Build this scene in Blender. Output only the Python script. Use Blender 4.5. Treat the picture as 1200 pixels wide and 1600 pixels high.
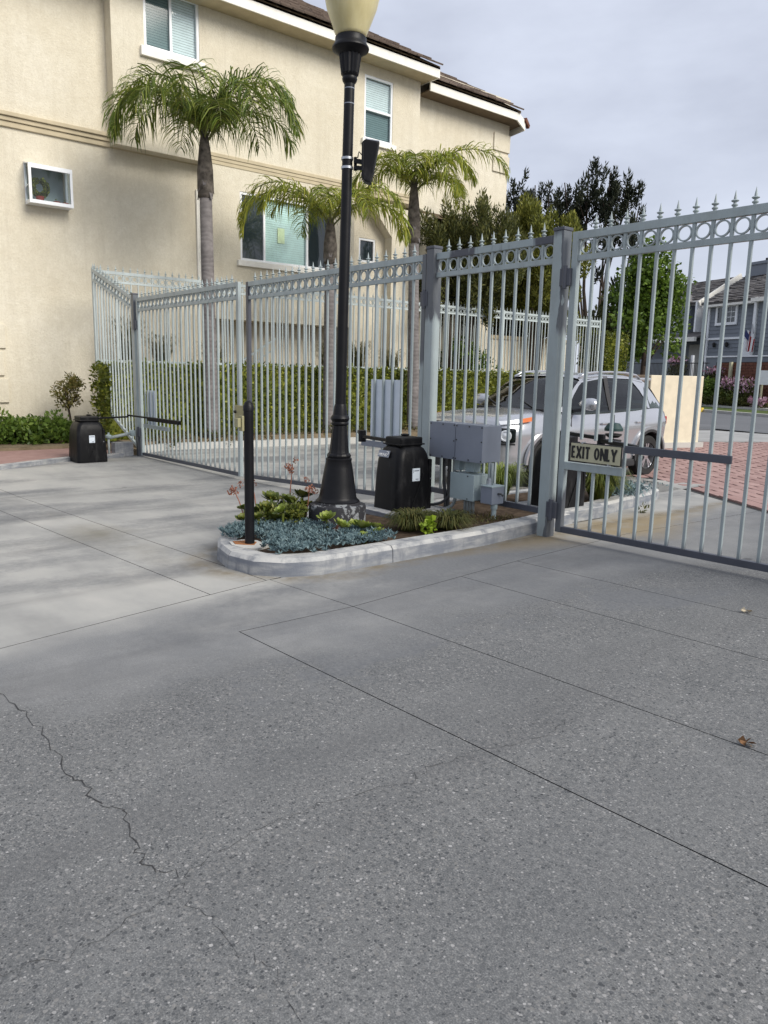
import bpy, bmesh, math, random
import numpy as np
from mathutils import Vector, Matrix
random.seed(7); RNG = np.random.default_rng(7)
for o in list(bpy.data.objects): bpy.data.objects.remove(o)
SC = bpy.context.scene; COL = SC.collection
PI = math.pi
# ------------------------------------------------------------------ camera
def setup_camera():
    cd = bpy.data.cameras.new('camera'); co = bpy.data.objects.new('camera', cd); COL.objects.link(co)
    p, r, t = (math.radians(a) for a in (10.277, 1.227, -50.176))
    f = Vector((0, math.cos(p), -math.sin(p))); u = Vector((0, math.sin(p), math.cos(p))); ri = Vector((1, 0, 0))
    R = ri*math.cos(r)+u*math.sin(r); U = -ri*math.sin(r)+u*math.cos(r)
    eg = Vector((math.cos(t), math.sin(t), 0)); ef = Vector((-math.sin(t), math.cos(t), 0))
    W = lambda v: Vector((v.dot(eg), v.dot(ef), v.z))
    R, U, f = W(R), W(U), W(f)
    m = Matrix(((R.x, U.x, -f.x, 4.5515), (R.y, U.y, -f.y, -5.8027), (R.z, U.z, -f.z, 1.5), (0, 0, 0, 1)))
    co.matrix_world = m
    cd.sensor_fit = 'VERTICAL'; cd.sensor_height = 36; cd.sensor_width = 27
    cd.lens = 1192.73/1600*36; cd.clip_start = .05; cd.clip_end = 2000
    SC.camera = co
    SC.render.resolution_x = 768; SC.render.resolution_y = 1024
setup_camera()
# ------------------------------------------------------------------ sky, sun, exposure
SUN_EL, SUN_AZ = 36, 14          # degrees; azimuth measured from +X towards +Y
def setup_light():
    w = bpy.data.worlds.new('World'); SC.world = w; w.use_nodes = True
    nt = w.node_tree; nt.nodes.clear(); L = nt.links.new; N = nt.nodes.new
    sky = N('ShaderNodeTexSky'); sky.sky_type = 'NISHITA'; sky.sun_disc = False
    sky.sun_elevation = math.radians(SUN_EL); sky.sun_rotation = math.radians(90-SUN_AZ)
    sky.air_density = 1.0; sky.dust_density = 1.5
    sc = N('ShaderNodeVectorMath'); sc.operation = 'SCALE'; sc.inputs[3].default_value = 0.10
    L(sky.outputs[0], sc.inputs[0])
    tc = N('ShaderNodeTexCoord')
    mp = N('ShaderNodeMapping'); mp.inputs['Scale'].default_value = (1, 1, 2.6); L(tc.outputs['Generated'], mp.inputs[0])
    nz = N('ShaderNodeTexNoise'); nz.inputs['Scale'].default_value = 2.3; nz.inputs['Detail'].default_value = 7; nz.inputs['Roughness'].default_value = .52
    L(mp.outputs[0], nz.inputs[0])
    rp = N('ShaderNodeValToRGB')
    e = rp.color_ramp.elements
    e[0].position = .34; e[0].color = (.45, .48, .575, 1); e[1].position = .68; e[1].color = (.71, .755, .87, 1)
    L(nz.outputs['Fac'], rp.inputs[0])
    mx = N('ShaderNodeMix'); mx.data_type = 'RGBA'; mx.inputs[0].default_value = .86
    L(sc.outputs[0], mx.inputs[6]); L(rp.outputs[0], mx.inputs[7])
    bg = N('ShaderNodeBackground'); bg.inputs[1].default_value = 1.0
    L(mx.outputs[2], bg.inputs[0]); out = N('ShaderNodeOutputWorld'); L(bg.outputs[0], out.inputs[0])
    ld = bpy.data.lights.new('sun', 'SUN'); ld.energy = 3.1; ld.angle = math.radians(34); ld.color = (1, .95, .86)
    lo = bpy.data.objects.new('sun', ld); COL.objects.link(lo)
    el, az = math.radians(SUN_EL), math.radians(SUN_AZ)
    d = Vector((math.cos(el)*math.cos(az), math.cos(el)*math.sin(az), math.sin(el)))
    lo.rotation_euler = d.to_track_quat('Z', 'Y').to_euler(); lo.location = d*40
    vs = SC.view_settings; vs.view_transform = 'Standard'; vs.look = 'None'; vs.exposure = 0.32; vs.gamma = 1.0
    vs.use_curve_mapping = False
setup_light()

# ------------------------------------------------------------------ materials
class NT:
    def __init__(s, name):
        s.m = bpy.data.materials.new(name); s.m.use_nodes = True; s.t = s.m.node_tree
        s.b = s.t.nodes['Principled BSDF']; s.out = s.t.nodes['Material Output']
    def n(s, typ, **kw):
        x = s.t.nodes.new('ShaderNode'+typ)
        for k, v in kw.items(): setattr(x, k, v)
        return x
    def l(s, a, b): s.t.links.new(a, b)
    def coord(s, kind='Object', scale=(1, 1, 1)):
        if kind == 'World':
            g = s.n('NewGeometry'); o = g.outputs['Position']
        else: o = s.n('TexCoord').outputs[kind]
        m = s.n('Mapping'); m.inputs['Scale'].default_value = scale; s.l(o, m.inputs[0]); return m.outputs[0]
    def noise(s, vec, scale, detail=4, rough=.55):
        x = s.n('TexNoise'); x.inputs['Scale'].default_value = scale; x.inputs['Detail'].default_value = detail
        x.inputs['Roughness'].default_value = rough; s.l(vec, x.inputs[0]); return x.outputs['Fac']
    def ramp(s, fac, stops):
        x = s.n('ValToRGB'); e = x.color_ramp.elements
        while len(e) < len(stops): e.new(.5)
        for k, (p, c) in enumerate(stops):
            e[k].position = p; e[k].color = (*c, 1) if len(c) == 3 else c
        s.l(fac, x.inputs[0]); return x.outputs[0]
    def mix(s, fac, a, b, blend='MIX'):
        x = s.n('Mix', data_type='RGBA', blend_type=blend)
        for i, v in ((0, fac), (6, a), (7, b)):
            if hasattr(v, 'links'): s.l(v, x.inputs[i])
            elif isinstance(v, (tuple, list)): x.inputs[i].default_value = (*v, 1)
            else: x.inputs[i].default_value = v
        return x.outputs[2]
    def math(s, op, a, b=None, c=None, clamp=False):
        x = s.n('Math', operation=op, use_clamp=clamp)
        for i, v in enumerate((a, b, c)):
            if v is None: continue
            if hasattr(v, 'links'): s.l(v, x.inputs[i])
            else: x.inputs[i].default_value = v
        return x.outputs[0]
    def bump(s, h, strength=.3, dist=.01):
        x = s.n('Bump'); x.inputs['Strength'].default_value = strength; x.inputs['Distance'].default_value = dist
        s.l(h, x.inputs['Height']); s.l(x.outputs[0], s.b.inputs['Normal'])
    def set(s, color=None, rough=None, metal=None, spec=None):
        for k, v in (('Base Color', color), ('Roughness', rough), ('Metallic', metal), ('Specular IOR Level', spec)):
            if v is None: continue
            if hasattr(v, 'links'): s.l(v, s.b.inputs[k])
            elif isinstance(v, (tuple, list)): s.b.inputs[k].default_value = (*v, 1)
            else: s.b.inputs[k].default_value = v
        return s.m
def plain(name, col, rough=.5, metal=0, spec=.5, var=.12, scale=6, bump=0, bscale=60):
    n = NT(name); v = n.coord('Object')
    f = n.noise(v, scale, 5)
    c = n.ramp(f, [(.3, tuple(x*(1-var) for x in col)), (.7, tuple(min(1, x*(1+var)) for x in col))])
    if bump: n.bump(n.noise(v, bscale, 3), bump, .004)
    return n.set(c, rough, metal, spec)
def leaf_mat(name, a, b, c=None, rough=.5, trans=.35, scale=1.1):
    n = NT(name); g = n.n('NewGeometry')
    f = n.noise(n.coord('World'), scale, 2)
    x = n.math('ADD', n.math('MULTIPLY', g.outputs['Random Per Island'], .6), n.math('MULTIPLY', f, .55))
    col = n.ramp(x, [(.2, a), (.6, b), (.92, c or b)])
    n.set(col, rough, 0, .3)
    t = n.n('BsdfTranslucent'); n.l(col, t.inputs[0])
    ms = n.n('MixShader'); ms.inputs[0].default_value = trans
    n.l(n.b.outputs[0], ms.inputs[1]); n.l(t.outputs[0], ms.inputs[2]); n.l(ms.outputs[0], n.out.inputs[0])
    return n.m
def concrete_mat():
    n = NT('driveway_concrete'); v = n.coord('World')
    sx = n.n('SeparateXYZ'); n.l(v, sx.inputs[0])
    big = n.noise(n.coord('World', (1, .55, 1)), .9, 5, .6)
    # wear: exposed aggregate where cars drive (larger X, smaller Y), smooth cream paste elsewhere
    t = n.math('ADD', n.math('MULTIPLY', sx.outputs[0], .56), n.math('MULTIPLY', n.math('ADD', sx.outputs[1], 3.0), -.06))
    t = n.math('ADD', t, n.math('MULTIPLY', n.math('SUBTRACT', big, .5), 1.7))
    t = n.math('ADD', t, n.math('MULTIPLY', n.math('SUBTRACT', n.noise(v, 16, 4, .7), .5), .25))
    t0 = n.math('ADD', n.math('MULTIPLY', sx.outputs[0], .95), n.math('MULTIPLY', n.math('SUBTRACT', big, .5), 1.6))
    wear = n.ramp(t, [(.55, (0, 0, 0)), (.85, (.6, .6, .6)), (1.2, (1, 1, 1))])
    paste = n.ramp(n.noise(n.coord('World', (.5, 1, 1)), 1.6, 6, .6), [(.28, (.26, .258, .248)), (.5, (.35, .345, .325)), (.75, (.43, .417, .385))])
    fine = n.noise(v, 55, 3)
    worn = n.ramp(n.noise(n.coord('World', (.6, 1, 1)), 2.4, 6, .62), [(.3, (.165, .17, .175)), (.7, (.235, .237, .235))])
    worn = n.mix(.25, worn, n.ramp(n.noise(v, 160, 3, .7), [(.38, (.09, .09, .092)), (.62, (.33, .33, .325))]))
    paste = n.mix(n.ramp(t0, [(.0, (0, 0, 0)), (.55, (1, 1, 1))]), paste, worn)
    aggb = n.ramp(n.noise(v, 2.2, 5, .6), [(.3, (.105, .11, .113)), (.7, (.185, .188, .186))])
    f2 = n.noise(v, 210, 2, .7)
    aggb = n.mix(.6, aggb, n.ramp(n.math('ADD', n.math('MULTIPLY', f2, .7), n.math('MULTIPLY', fine, .3)), [(.36, (.05, .052, .055)), (.52, (.15, .152, .152)), (.66, (.34, .335, .325))]), 'MIX')
    agg = aggb; hh = None
    for sc_, keep, r0, r1 in ((120, .30, .20, .30), (64, .42, .14, .30), (48, .90, .10, .20)):
        vo = n.n('TexVoronoi'); vo.inputs['Scale'].default_value = sc_; n.l(v, vo.inputs[0]); vd = vo.outputs['Distance']
        sr = n.n('SeparateColor'); n.l(vo.outputs['Color'], sr.inputs[0])
        stone = n.ramp(sr.outputs[0], [(.0, (.022, .024, .028)), (.22, (.045, .05, .056)), (.42, (.11, .115, .12)), (.66, (.19, .185, .175)), (.9, (.29, .28, .27)), (1, (.46, .45, .44))])
        near = n.math('MULTIPLY', n.math('LESS_THAN', vd, n.math('ADD', r0, n.math('MULTIPLY', sr.outputs[1], r1))), n.math('GREATER_THAN', sr.outputs[2], keep))
        agg = n.mix(n.math('MULTIPLY', near, .7), agg, stone)
    col = n.mix(wear, paste, agg)
    patch = n.noise(n.coord('World', (1.0, .42, 1)), .75, 4, .5)
    col = n.mix(n.ramp(n.math('ADD', patch, n.math('MULTIPLY', n.math('SUBTRACT', n.noise(v, 14, 5, .7), .5), .16)), [(.47, (0, 0, 0)), (.60, (.75, .75, .75))]), col, n.mix(n.ramp(t, [(.9, (0, 0, 0)), (1.6, (.85, .85, .85))]), n.ramp(fine, [(.3, (.105, .11, .118)), (.7, (.15, .155, .162))]), agg))
    # brown stains by the kerb and gate post
    st = n.noise(n.coord('World', (.7, .7, 1)), 1.3, 5, .6)
    dx = n.math('ABSOLUTE', n.math('SUBTRACT', sx.outputs[0], .15)); dy = n.math('ABSOLUTE', n.math('SUBTRACT', sx.outputs[1], .9))
    m1 = n.math('SUBTRACT', 1.0, n.math('ADD', n.math('MULTIPLY', dx, 1.2), n.math('MULTIPLY', dy, .42)), clamp=True)
    m1 = n.math('MULTIPLY', n.math('MULTIPLY', m1, 1.6, clamp=True), n.ramp(st, [(.36, (0, 0, 0)), (.52, (1, 1, 1))]))
    col = n.mix(n.math('MULTIPLY', m1, .85), col, (.26, .20, .11))
    ring = n.n('VectorMath', operation='DISTANCE'); n.l(n.coord('World', (1, 1, 0)), ring.inputs[0]); ring.inputs[1].default_value = (-.72, -2.34, 0)
    al = n.math('SUBTRACT', 1.0, n.math('MULTIPLY', n.math('ABSOLUTE', n.math('SUBTRACT', ring.outputs['Value'], .80)), 5.0), clamp=True)
    al2 = n.math('MULTIPLY', n.math('SUBTRACT', 1.0, n.math('MULTIPLY', n.math('ABSOLUTE', n.math('SUBTRACT', sx.outputs[0], .04)), 6.0), clamp=True), n.math('GREATER_THAN', sx.outputs[1], -2.3))
    al = n.math('MULTIPLY', n.math('MAXIMUM', al, al2), n.ramp(n.noise(v, 3.2, 5, .65), [(.36, (0, 0, 0)), (.6, (1, 1, 1))]))
    col = n.mix(n.math('MULTIPLY', al, .75), col, (.16, .125, .07))
    dx2 = n.math('ABSOLUTE', n.math('ADD', sx.outputs[0], 2.6)); dy2 = n.math('ABSOLUTE', n.math('ADD', sx.outputs[1], 3.3))
    m2 = n.math('SUBTRACT', 1.0, n.math('ADD', n.math('MULTIPLY', dx2, .42), n.math('MULTIPLY', dy2, 2.2)), clamp=True)
    m2 = n.math('MULTIPLY', m2, n.ramp(st, [(.4, (0, 0, 0)), (.62, (1, 1, 1))]))
    col = n.mix(n.math('MULTIPLY', m2, .7), col, (.15, .135, .095))
    # oil drips, gum spots and faint tyre tracks
    vs_ = n.n('TexVoronoi'); vs_.inputs['Scale'].default_value = 1.7; n.l(n.coord('World', (1, .8, 0)), vs_.inputs[0])
    sc2 = n.n('SeparateColor'); n.l(vs_.outputs['Color'], sc2.inputs[0])
    rad = n.math('MULTIPLY', n.math('MULTIPLY', sc2.outputs[0], n.math('GREATER_THAN', sc2.outputs[1], .45)), .085)
    dsp = n.math('ADD', vs_.outputs['Distance'], n.math('MULTIPLY', n.math('SUBTRACT', n.noise(v, 30, 4), .5), .06))
    spot = n.math('MULTIPLY', n.math('SUBTRACT', rad, dsp), 40, clamp=True)
    col = n.mix(n.math('MULTIPLY', spot, .6), col, (.045, .045, .048))
    tr = n.n('TexWave', wave_type='BANDS', bands_direction='X'); tr.inputs['Scale'].default_value = .19; tr.inputs['Distortion'].default_value = 1.2; tr.inputs['Detail'].default_value = 2
    n.l(n.coord('World', (1, .06, 0)), tr.inputs[0])
    tm = n.math('MULTIPLY', n.ramp(tr.outputs['Fac'], [(.62, (0, 0, 0)), (.85, (1, 1, 1))]), n.ramp(n.noise(n.coord('World', (3, .5, 1)), 1.4, 5, .65), [(.4, (0, 0, 0)), (.7, (.5, .5, .5))]))
    col = n.mix(n.math('MULTIPLY', tm, .6), col, (.09, .09, .092))
    h = n.math('ADD', n.math('MULTIPLY', vd, n.math('MULTIPLY', wear, -.5)), n.math('MULTIPLY', fine, .35))
    n.bump(h, .5, .006)
    return n.set(col, .85, 0, .3)
def stucco_mat():
    n = NT('cream_stucco'); v = n.coord('World')
    f = n.noise(v, .55, 5, .6)
    c = n.ramp(f, [(.3, (.65, .59, .465)), (.55, (.715, .665, .545)), (.75, (.755, .71, .60))])
    c = n.mix(n.ramp(n.noise(v, 26, 4), [(.35, (.2, .2, .2)), (.65, (0, 0, 0))]), c, (.46, .40, .29))
    st = n.noise(n.coord('World', (2.2, 2.2, .16)), 1.6, 6, .65)
    c = n.mix(n.ramp(st, [(.52, (0, 0, 0)), (.74, (.30, .30, .30))]), c, (.42, .37, .28))
    c = n.mix(n.ramp(n.noise(v, 7, 5, .7), [(.40, (.22, .22, .22)), (.6, (0, 0, 0))]), c, (.50, .445, .335))
    n.bump(n.noise(v, 24, 6, .75), .8, .02)
    return n.set(c, .92, 0, .2)
def paint_mat(name, dark=None, zt=None, zb=None, slope=.12, pale=(.345, .40, .405), face=None, drop=1.0):
    """pale green-grey gate paint, overpainted in slate where Z (object) is above zt or below zb, with ragged brush edges"""
    n = NT(name); v = n.coord('Object'); sx = n.n('SeparateXYZ'); n.l(v, sx.inputs[0])
    z = n.math('ADD', sx.outputs[2], n.math('MULTIPLY', n.math('SUBTRACT', n.noise(n.coord('Object', (9, 9, 1.2)), 1.3, 3), .5), slope*5))
    f = n.noise(v, 5, 5)
    base = n.ramp(f, [(.3, tuple(x*.92 for x in pale)), (.7, tuple(x*1.06 for x in pale))])
    d = (.058, .062, .078)
    if face is not None:
        fx = n.math('GREATER_THAN', n.math('ADD', sx.outputs[0], n.math('MULTIPLY', n.math('SUBTRACT', n.noise(n.coord('Object', (1, 1, .6)), 5, 3), .5), .12)), face)
        zt = n.math('SUBTRACT', zt, n.math('MULTIPLY', fx, drop)); zb = n.math('SUBTRACT', zb, n.math('MULTIPLY', n.math('SUBTRACT', 1.0, fx), .5))
    if zt is not None: base = n.mix(n.math('SMOOTH_MIN', n.math('MULTIPLY', n.math('SUBTRACT', z, zt), 12, clamp=True), .94, .02), base, d)
    if zb is not None: base = n.mix(n.math('MULTIPLY', n.math('SUBTRACT', zb, z), 12, clamp=True), base, d)
    oi = n.n('ObjectInfo')
    chip = n.ramp(n.noise(n.coord('World', (1, 1, .45)), 38, 5, .75), [(.66, (0, 0, 0)), (.70, (1, 1, 1))])
    base = n.mix(n.math('MULTIPLY', chip, .55), base, (.10, .085, .075))
    grime = n.ramp(n.noise(n.coord('World', (1, 1, .25)), 6, 5, .7), [(.45, (0, 0, 0)), (.75, (.45, .45, .45))])
    base = n.mix(grime, base, (.19, .20, .19))
    base = n.mix(n.math('MULTIPLY', oi.outputs['Random'], .18), base, (.22, .25, .26))
    n.bump(n.noise(v, 90, 3), .2, .002)
    return n.set(base, n.math('ADD', .36, n.math('MULTIPLY', grime, .5)), 0, .5)
M = {}
def mats():
    M['concrete'] = concrete_mat(); M['stucco'] = stucco_mat()
    M['joint'] = plain('dark_joint', (.03, .03, .03), .95)
    M['kerb'] = None
    n = NT('kerb_concrete'); v = n.coord('World'); f = n.noise(v, 3.5, 6, .65)
    c = n.ramp(f, [(.3, (.20, .21, .225)), (.5, (.40, .40, .39)), (.72, (.50, .49, .46))])
    c = n.mix(n.ramp(n.noise(n.coord('World', (5, 5, 1.5)), 1.7, 5, .6), [(.52, (0, 0, 0)), (.68, (.75, .75, .75))]), c, (.13, .14, .165))
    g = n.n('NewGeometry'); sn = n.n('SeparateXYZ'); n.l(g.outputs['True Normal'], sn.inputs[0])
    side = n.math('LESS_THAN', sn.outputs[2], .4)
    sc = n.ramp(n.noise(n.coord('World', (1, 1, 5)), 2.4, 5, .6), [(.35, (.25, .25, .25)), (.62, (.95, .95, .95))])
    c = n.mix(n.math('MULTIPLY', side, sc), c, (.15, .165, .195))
    n.bump(n.noise(v, 60, 4), .35, .006); M['kerb'] = n.set(c, .88, 0, .25)
    M['gate'] = paint_mat('pale_gate_paint'); M['bar'] = paint_mat('gate_bar_paint', zb=.08, slope=.05)
    n = NT('patched_rail_paint'); v = n.coord('Object'); k = n.ramp(n.noise(n.coord('Object', (1, .2, .2)), 2.6, 4, .6), [(.47, (0, 0, 0)), (.53, (1, 1, 1))]); M['railpatch'] = n.set(n.mix(k, (.31, .365, .375), (.062, .066, .084)), .42)
    M['slate'] = plain('slate_gate_paint', (.065, .07, .088), .42)
    M['fence'] = paint_mat('pale_fence_paint', pale=(.46, .52, .52))
    M['posttop'] = paint_mat('gate_post_paint_top', zt=2.05, slope=.14)
    M['postleft'] = paint_mat('left_post_paint', zt=2.35, zb=.48, slope=.2)
    M['postexit'] = paint_mat('exit_post_paint', zt=2.74, zb=.42, slope=.07, face=.035, drop=.85)
    M['stiletop'] = paint_mat('leaf_stile_paint', zt=1.55, slope=.12)
    M['stileex'] = paint_mat('exit_stile_paint', zb=.42, slope=.12)
    M['black'] = plain('black_lamp_paint', (.006, .006, .0075), .42, 0, .22, .3, 8, .15, 40)
    M['plastic'] = plain('black_moulded_plastic', (.005, .005, .006), .48, 0, .2, .3, 3, .12, 150)
    n = NT('scuffed_black_plastic'); v = n.coord('World'); k = n.ramp(n.noise(n.coord('World', (1, 1, .35)), 11, 6, .7), [(.52, (0, 0, 0)), (.78, (1, 1, 1))]); n.bump(n.noise(v, 150, 3), .12, .003); M['plastic'] = n.set(n.mix(k, (.005, .005, .006), (.03, .03, .031)), n.math('ADD', .42, n.math('MULTIPLY', k, .4)), 0, .2)
    n = NT('flaking_black_paint'); v = n.coord('World')
    msk = n.ramp(n.noise(v, 9, 6, .65), [(.545, (0, 0, 0)), (.575, (1, 1, 1))])
    n.bump(n.noise(v, 30, 4), .5, .006); M['flaking'] = n.set(n.mix(msk, (.018, .018, .022), (.21, .22, .23)), .75)
    M['white'] = plain('white_paint', (.78, .77, .74), .5, 0, .4, .04)
    M['vinyl'] = plain('white_vinyl', (.80, .82, .84), .35, 0, .5, .03)
    M['fascia'] = plain('fascia_paint', (.80, .78, .72), .6, 0, .3, .05)
    M['trim'] = plain('beige_trim', (.50, .43, .30), .9, 0, .2, .1, 3, .3, 50)
    M['soffit'] = plain('brown_soffit', (.16, .115, .07), .8)
    n = NT('brown_roof_tile'); g = n.n('NewGeometry'); oi = n.n('ObjectInfo'); v = n.coord('World')
    r = n.math('FRACT', n.math('ADD', g.outputs['Random Per Island'], oi.outputs['Random']))
    M['tile'] = n.set(n.mix(.35, n.ramp(r, [(0, (.08, .055, .042)), (.5, (.15, .11, .085)), (1, (.24, .185, .15))]), n.ramp(n.noise(v, 14, 4), [(.3, (.06, .045, .035)), (.7, (.19, .15, .125))])), .9)
    M['glass'] = NT('window_glass').set((.02, .03, .035), .04, 0, .9)
    n = NT('clear_pane'); t = n.n('BsdfTransparent'); t.inputs[0].default_value = (.90, .96, .97, 1); gl = n.n('BsdfGlossy'); gl.inputs['Roughness'].default_value = .03
    fr = n.n('Fresnel'); fr.inputs[0].default_value = 1.6; ms = n.n('MixShader'); n.l(n.math('ADD', n.math('MULTIPLY', fr.outputs[0], .5), .02), ms.inputs[0])
    n.l(t.outputs[0], ms.inputs[1]); n.l(gl.outputs[0], ms.inputs[2]); n.l(ms.outputs[0], n.out.inputs[0]); M['pane'] = n.m
    n = NT('screened_pane'); t = n.n('BsdfTransparent'); t.inputs[0].default_value = (.40, .48, .49, 1); gl = n.n('BsdfGlossy'); gl.inputs['Roughness'].default_value = .08
    ms = n.n('MixShader'); ms.inputs[0].default_value = .035
    n.l(t.outputs[0], ms.inputs[1]); n.l(gl.outputs[0], ms.inputs[2]); n.l(ms.outputs[0], n.out.inputs[0]); M['screen'] = n.m
    M['blind'] = plain('window_blind', (.78, .84, .84), .6, 0, .3, .05)
    M['blind_teal'] = plain('teal_window_blind', (.56, .72, .67), .6, 0, .3, .25, 1.2)
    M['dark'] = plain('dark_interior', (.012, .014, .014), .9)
    M['globe'] = None
    n = NT('yellowed_globe'); f = n.noise(n.coord('Object', (1, 1, .35)), 7, 5)
    n.set(n.ramp(f, [(.3, (.50, .43, .22)), (.7, (.66, .60, .36))]), .35, 0, .5); n.b.inputs['Subsurface Weight'].default_value = .5
    n.b.inputs['Subsurface Radius'].default_value = (.2, .18, .1); M['globe'] = n.m
    M['bark'] = plain('dark_bark', (.06, .045, .035), .95, 0, .2, .35, 12, .8, 30)
    n = NT('palm_trunk'); v = n.coord('Object'); wv = n.n('TexWave', wave_type='BANDS', bands_direction='Z'); wv.inputs['Scale'].default_value = 3.2; wv.inputs['Distortion'].default_value = 7; wv.inputs['Detail'].default_value = 3
    n.l(v, wv.inputs[0]); n.bump(wv.outputs['Fac'], .35, .012)
    M['palmtrunk'] = n.set(n.mix(.72, n.ramp(wv.outputs['Fac'], [(.1, (.12, .108, .106)), (.5, (.19, .175, .17))]), n.ramp(n.noise(v, 5, 5), [(.3, (.09, .08, .078)), (.7, (.22, .20, .195))])), .9)
    M['boot'] = plain('palm_boot_fibre', (.115, .10, .085), .95, 0, .2, .6, 9, .9, 18)
    M['palmleaf'] = leaf_mat('palm_leaflet', (.04, .068, .012), (.125, .18, .028), (.31, .33, .06), .45, .3, .9)
    M['palmleaf2'] = leaf_mat('bright_palm_leaflet', (.07, .10, .014), (.24, .29, .036), (.48, .46, .08), .45, .35, .9)
    M['rachis'] = plain('palm_rachis', (.12, .13, .03), .6)
    M['hedge'] = leaf_mat('hedge_leaf', (.035, .05, .010), (.14, .17, .024), (.34, .34, .055), .42, .25, 1.6)
    M['bush'] = leaf_mat('bright_bush_leaf', (.04, .075, .013), (.10, .165, .028), (.17, .24, .045), .45, .3, 2)
    M['yew'] = leaf_mat('conifer_needle', (.025, .034, .010), (.08, .09, .022), (.16, .155, .042), .6, .15, 1.3)
    M['yew2'] = leaf_mat('yellow_conifer_needle', (.05, .062, .012), (.15, .165, .026), (.27, .265, .05), .6, .2, 1.3)
    M['pine'] = leaf_mat('dark_pine_needle', (.009, .013, .008), (.022, .029, .014), (.045, .05, .024), .7, .1, .6)
    M['tree'] = leaf_mat('green_tree_leaf', (.04, .075, .011), (.11, .18, .024), (.19, .28, .045), .45, .35, .7)
    M['sap'] = leaf_mat('sapling_leaf', (.07, .08, .018), (.17, .16, .04), (.24, .18, .06), .5, .3, 4)
    M['blue'] = leaf_mat('blue_succulent', (.06, .105, .12), (.125, .19, .205), (.22, .30, .31), .55, .05, 6)
    M['rosette'] = leaf_mat('green_rosette', (.10, .15, .022), (.22, .28, .05), (.34, .37, .11), .45, .15, 6)
    M['rosette_d'] = leaf_mat('dark_rosette', (.04, .065, .012), (.10, .125, .022), (.16, .16, .03), .45, .1, 6)
    M['grass'] = leaf_mat('tuft_grass', (.035, .045, .012), (.075, .085, .02), (.13, .11, .035), .6, .2, 3)
    M['drygrass'] = leaf_mat('dry_ground_cover', (.09, .055, .03), (.15, .11, .05), (.10, .11, .03), .7, .2, 4)
    M['coral'] = leaf_mat('coral_bloom', (.20, .075, .05), (.33, .14, .09), (.42, .22, .15), .6, .2, 4)
    M['pink'] = leaf_mat('pink_bloom', (.26, .11, .19), (.50, .30, .40), (.68, .52, .60), .6, .3, 2)
    M['lime'] = leaf_mat('lime_leaf', (.17, .26, .015), (.26, .36, .03), (.3, .4, .05), .5, .3, 4)
    M['soil'] = plain('planter_soil', (.07, .05, .035), .98, 0, .1, .5, 14, .9, 40)
    M['silver'] = NT('silver_car_paint').set((.48, .49, .515), .22, .65, .5)
    bb = M['silver'].node_tree.nodes['Principled BSDF']; bb.inputs['Coat Weight'].default_value = .6; bb.inputs['Coat Roughness'].default_value = .05
    M['carglass'] = NT('car_glass').set((.006, .009, .010), .03, 0, .42)
    n = NT('tinted_car_glass'); t = n.n('BsdfTransparent'); t.inputs[0].default_value = (.42, .50, .47, 1); gl = n.n('BsdfGlossy'); gl.inputs['Roughness'].default_value = .02
    fr = n.n('Fresnel'); fr.inputs[0].default_value = 1.5; ms = n.n('MixShader'); n.l(n.math('ADD', n.math('MULTIPLY', fr.outputs[0], .95), .03), ms.inputs[0])
    n.l(t.outputs[0], ms.inputs[1]); n.l(gl.outputs[0], ms.inputs[2]); n.l(ms.outputs[0], n.out.inputs[0]); M['cartint'] = n.m
    M['rubber'] = plain('tyre_rubber', (.012, .012, .012), .85)
    M['cladding'] = plain('dark_cladding', (.02, .02, .022), .7)
    M['alloy'] = NT('alloy').set((.62, .63, .66), .28, .9)
    M['steel'] = plain('galvanised_steel', (.45, .47, .5), .4, .8, .5, .15, 20)
    M['lens'] = NT('lamp_lens').set((.75, .77, .8), .08, .3, .6)
    M['amber'] = NT('amber_lens').set((.55, .14, .03), .2, 0, .6)
    M['elec'] = plain('slate_enclosure_paint', (.205, .228, .275), .45, 0, .4, .08, 3, .1, 80)
    M['elec2'] = plain('pale_enclosure_paint', (.33, .40, .41), .45, 0, .4, .08, 4)
    M['conduit'] = plain('grey_conduit', (.30, .34, .34), .5)
    M['hose'] = plain('dark_flexible_hose', (.05, .052, .055), .6)
    M['signface'] = plain('cream_sign_face', (.46, .44, .30), .5, 0, .4, .08, 12)
    M['ink'] = plain('black_ink', (.012, .012, .012), .6)
    M['notepaper'] = plain('pale_note_paper', (.62, .70, .42), .7)
    M['label'] = plain('pale_sticker', (.62, .68, .74), .5, 0, .4, .04)
    M['plate'] = plain('white_sheet_metal', (.60, .66, .72), .4, 0, .5, .05)
    M['brass'] = plain('dull_brass', (.30, .28, .16), .5, .3)
    n = NT('pink_paver'); oi = n.n('ObjectInfo'); g = n.n('NewGeometry'); v = n.coord('World')
    r = n.math('FRACT', n.math('ADD', oi.outputs['Random'], g.outputs['Random Per Island']))
    M['paver'] = n.set(n.mix(.4, n.ramp(r, [(0, (.25, .145, .13)), (.5, (.33, .20, .18)), (1, (.40, .26, .235))]), n.ramp(n.noise(v, 6, 5), [(.3, (.22, .13, .115)), (.7, (.40, .27, .24))])), .85)
    n = NT('asphalt'); v = n.coord('World'); n.bump(n.noise(v, 90, 3), .4, .006)
    M['asphalt'] = n.set(n.ramp(n.noise(n.coord('World', (.2, .6, 1)), .8, 6), [(.3, (.10, .105, .115)), (.7, (.155, .16, .17))]), .85, 0, .4)
    M['apron'] = plain('pale_apron_concrete', (.34, .34, .335), .85, 0, .3, .15, 1.2)
    M['walk'] = plain('sidewalk_concrete', (.46, .45, .42), .85, 0, .3, .08)
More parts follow.
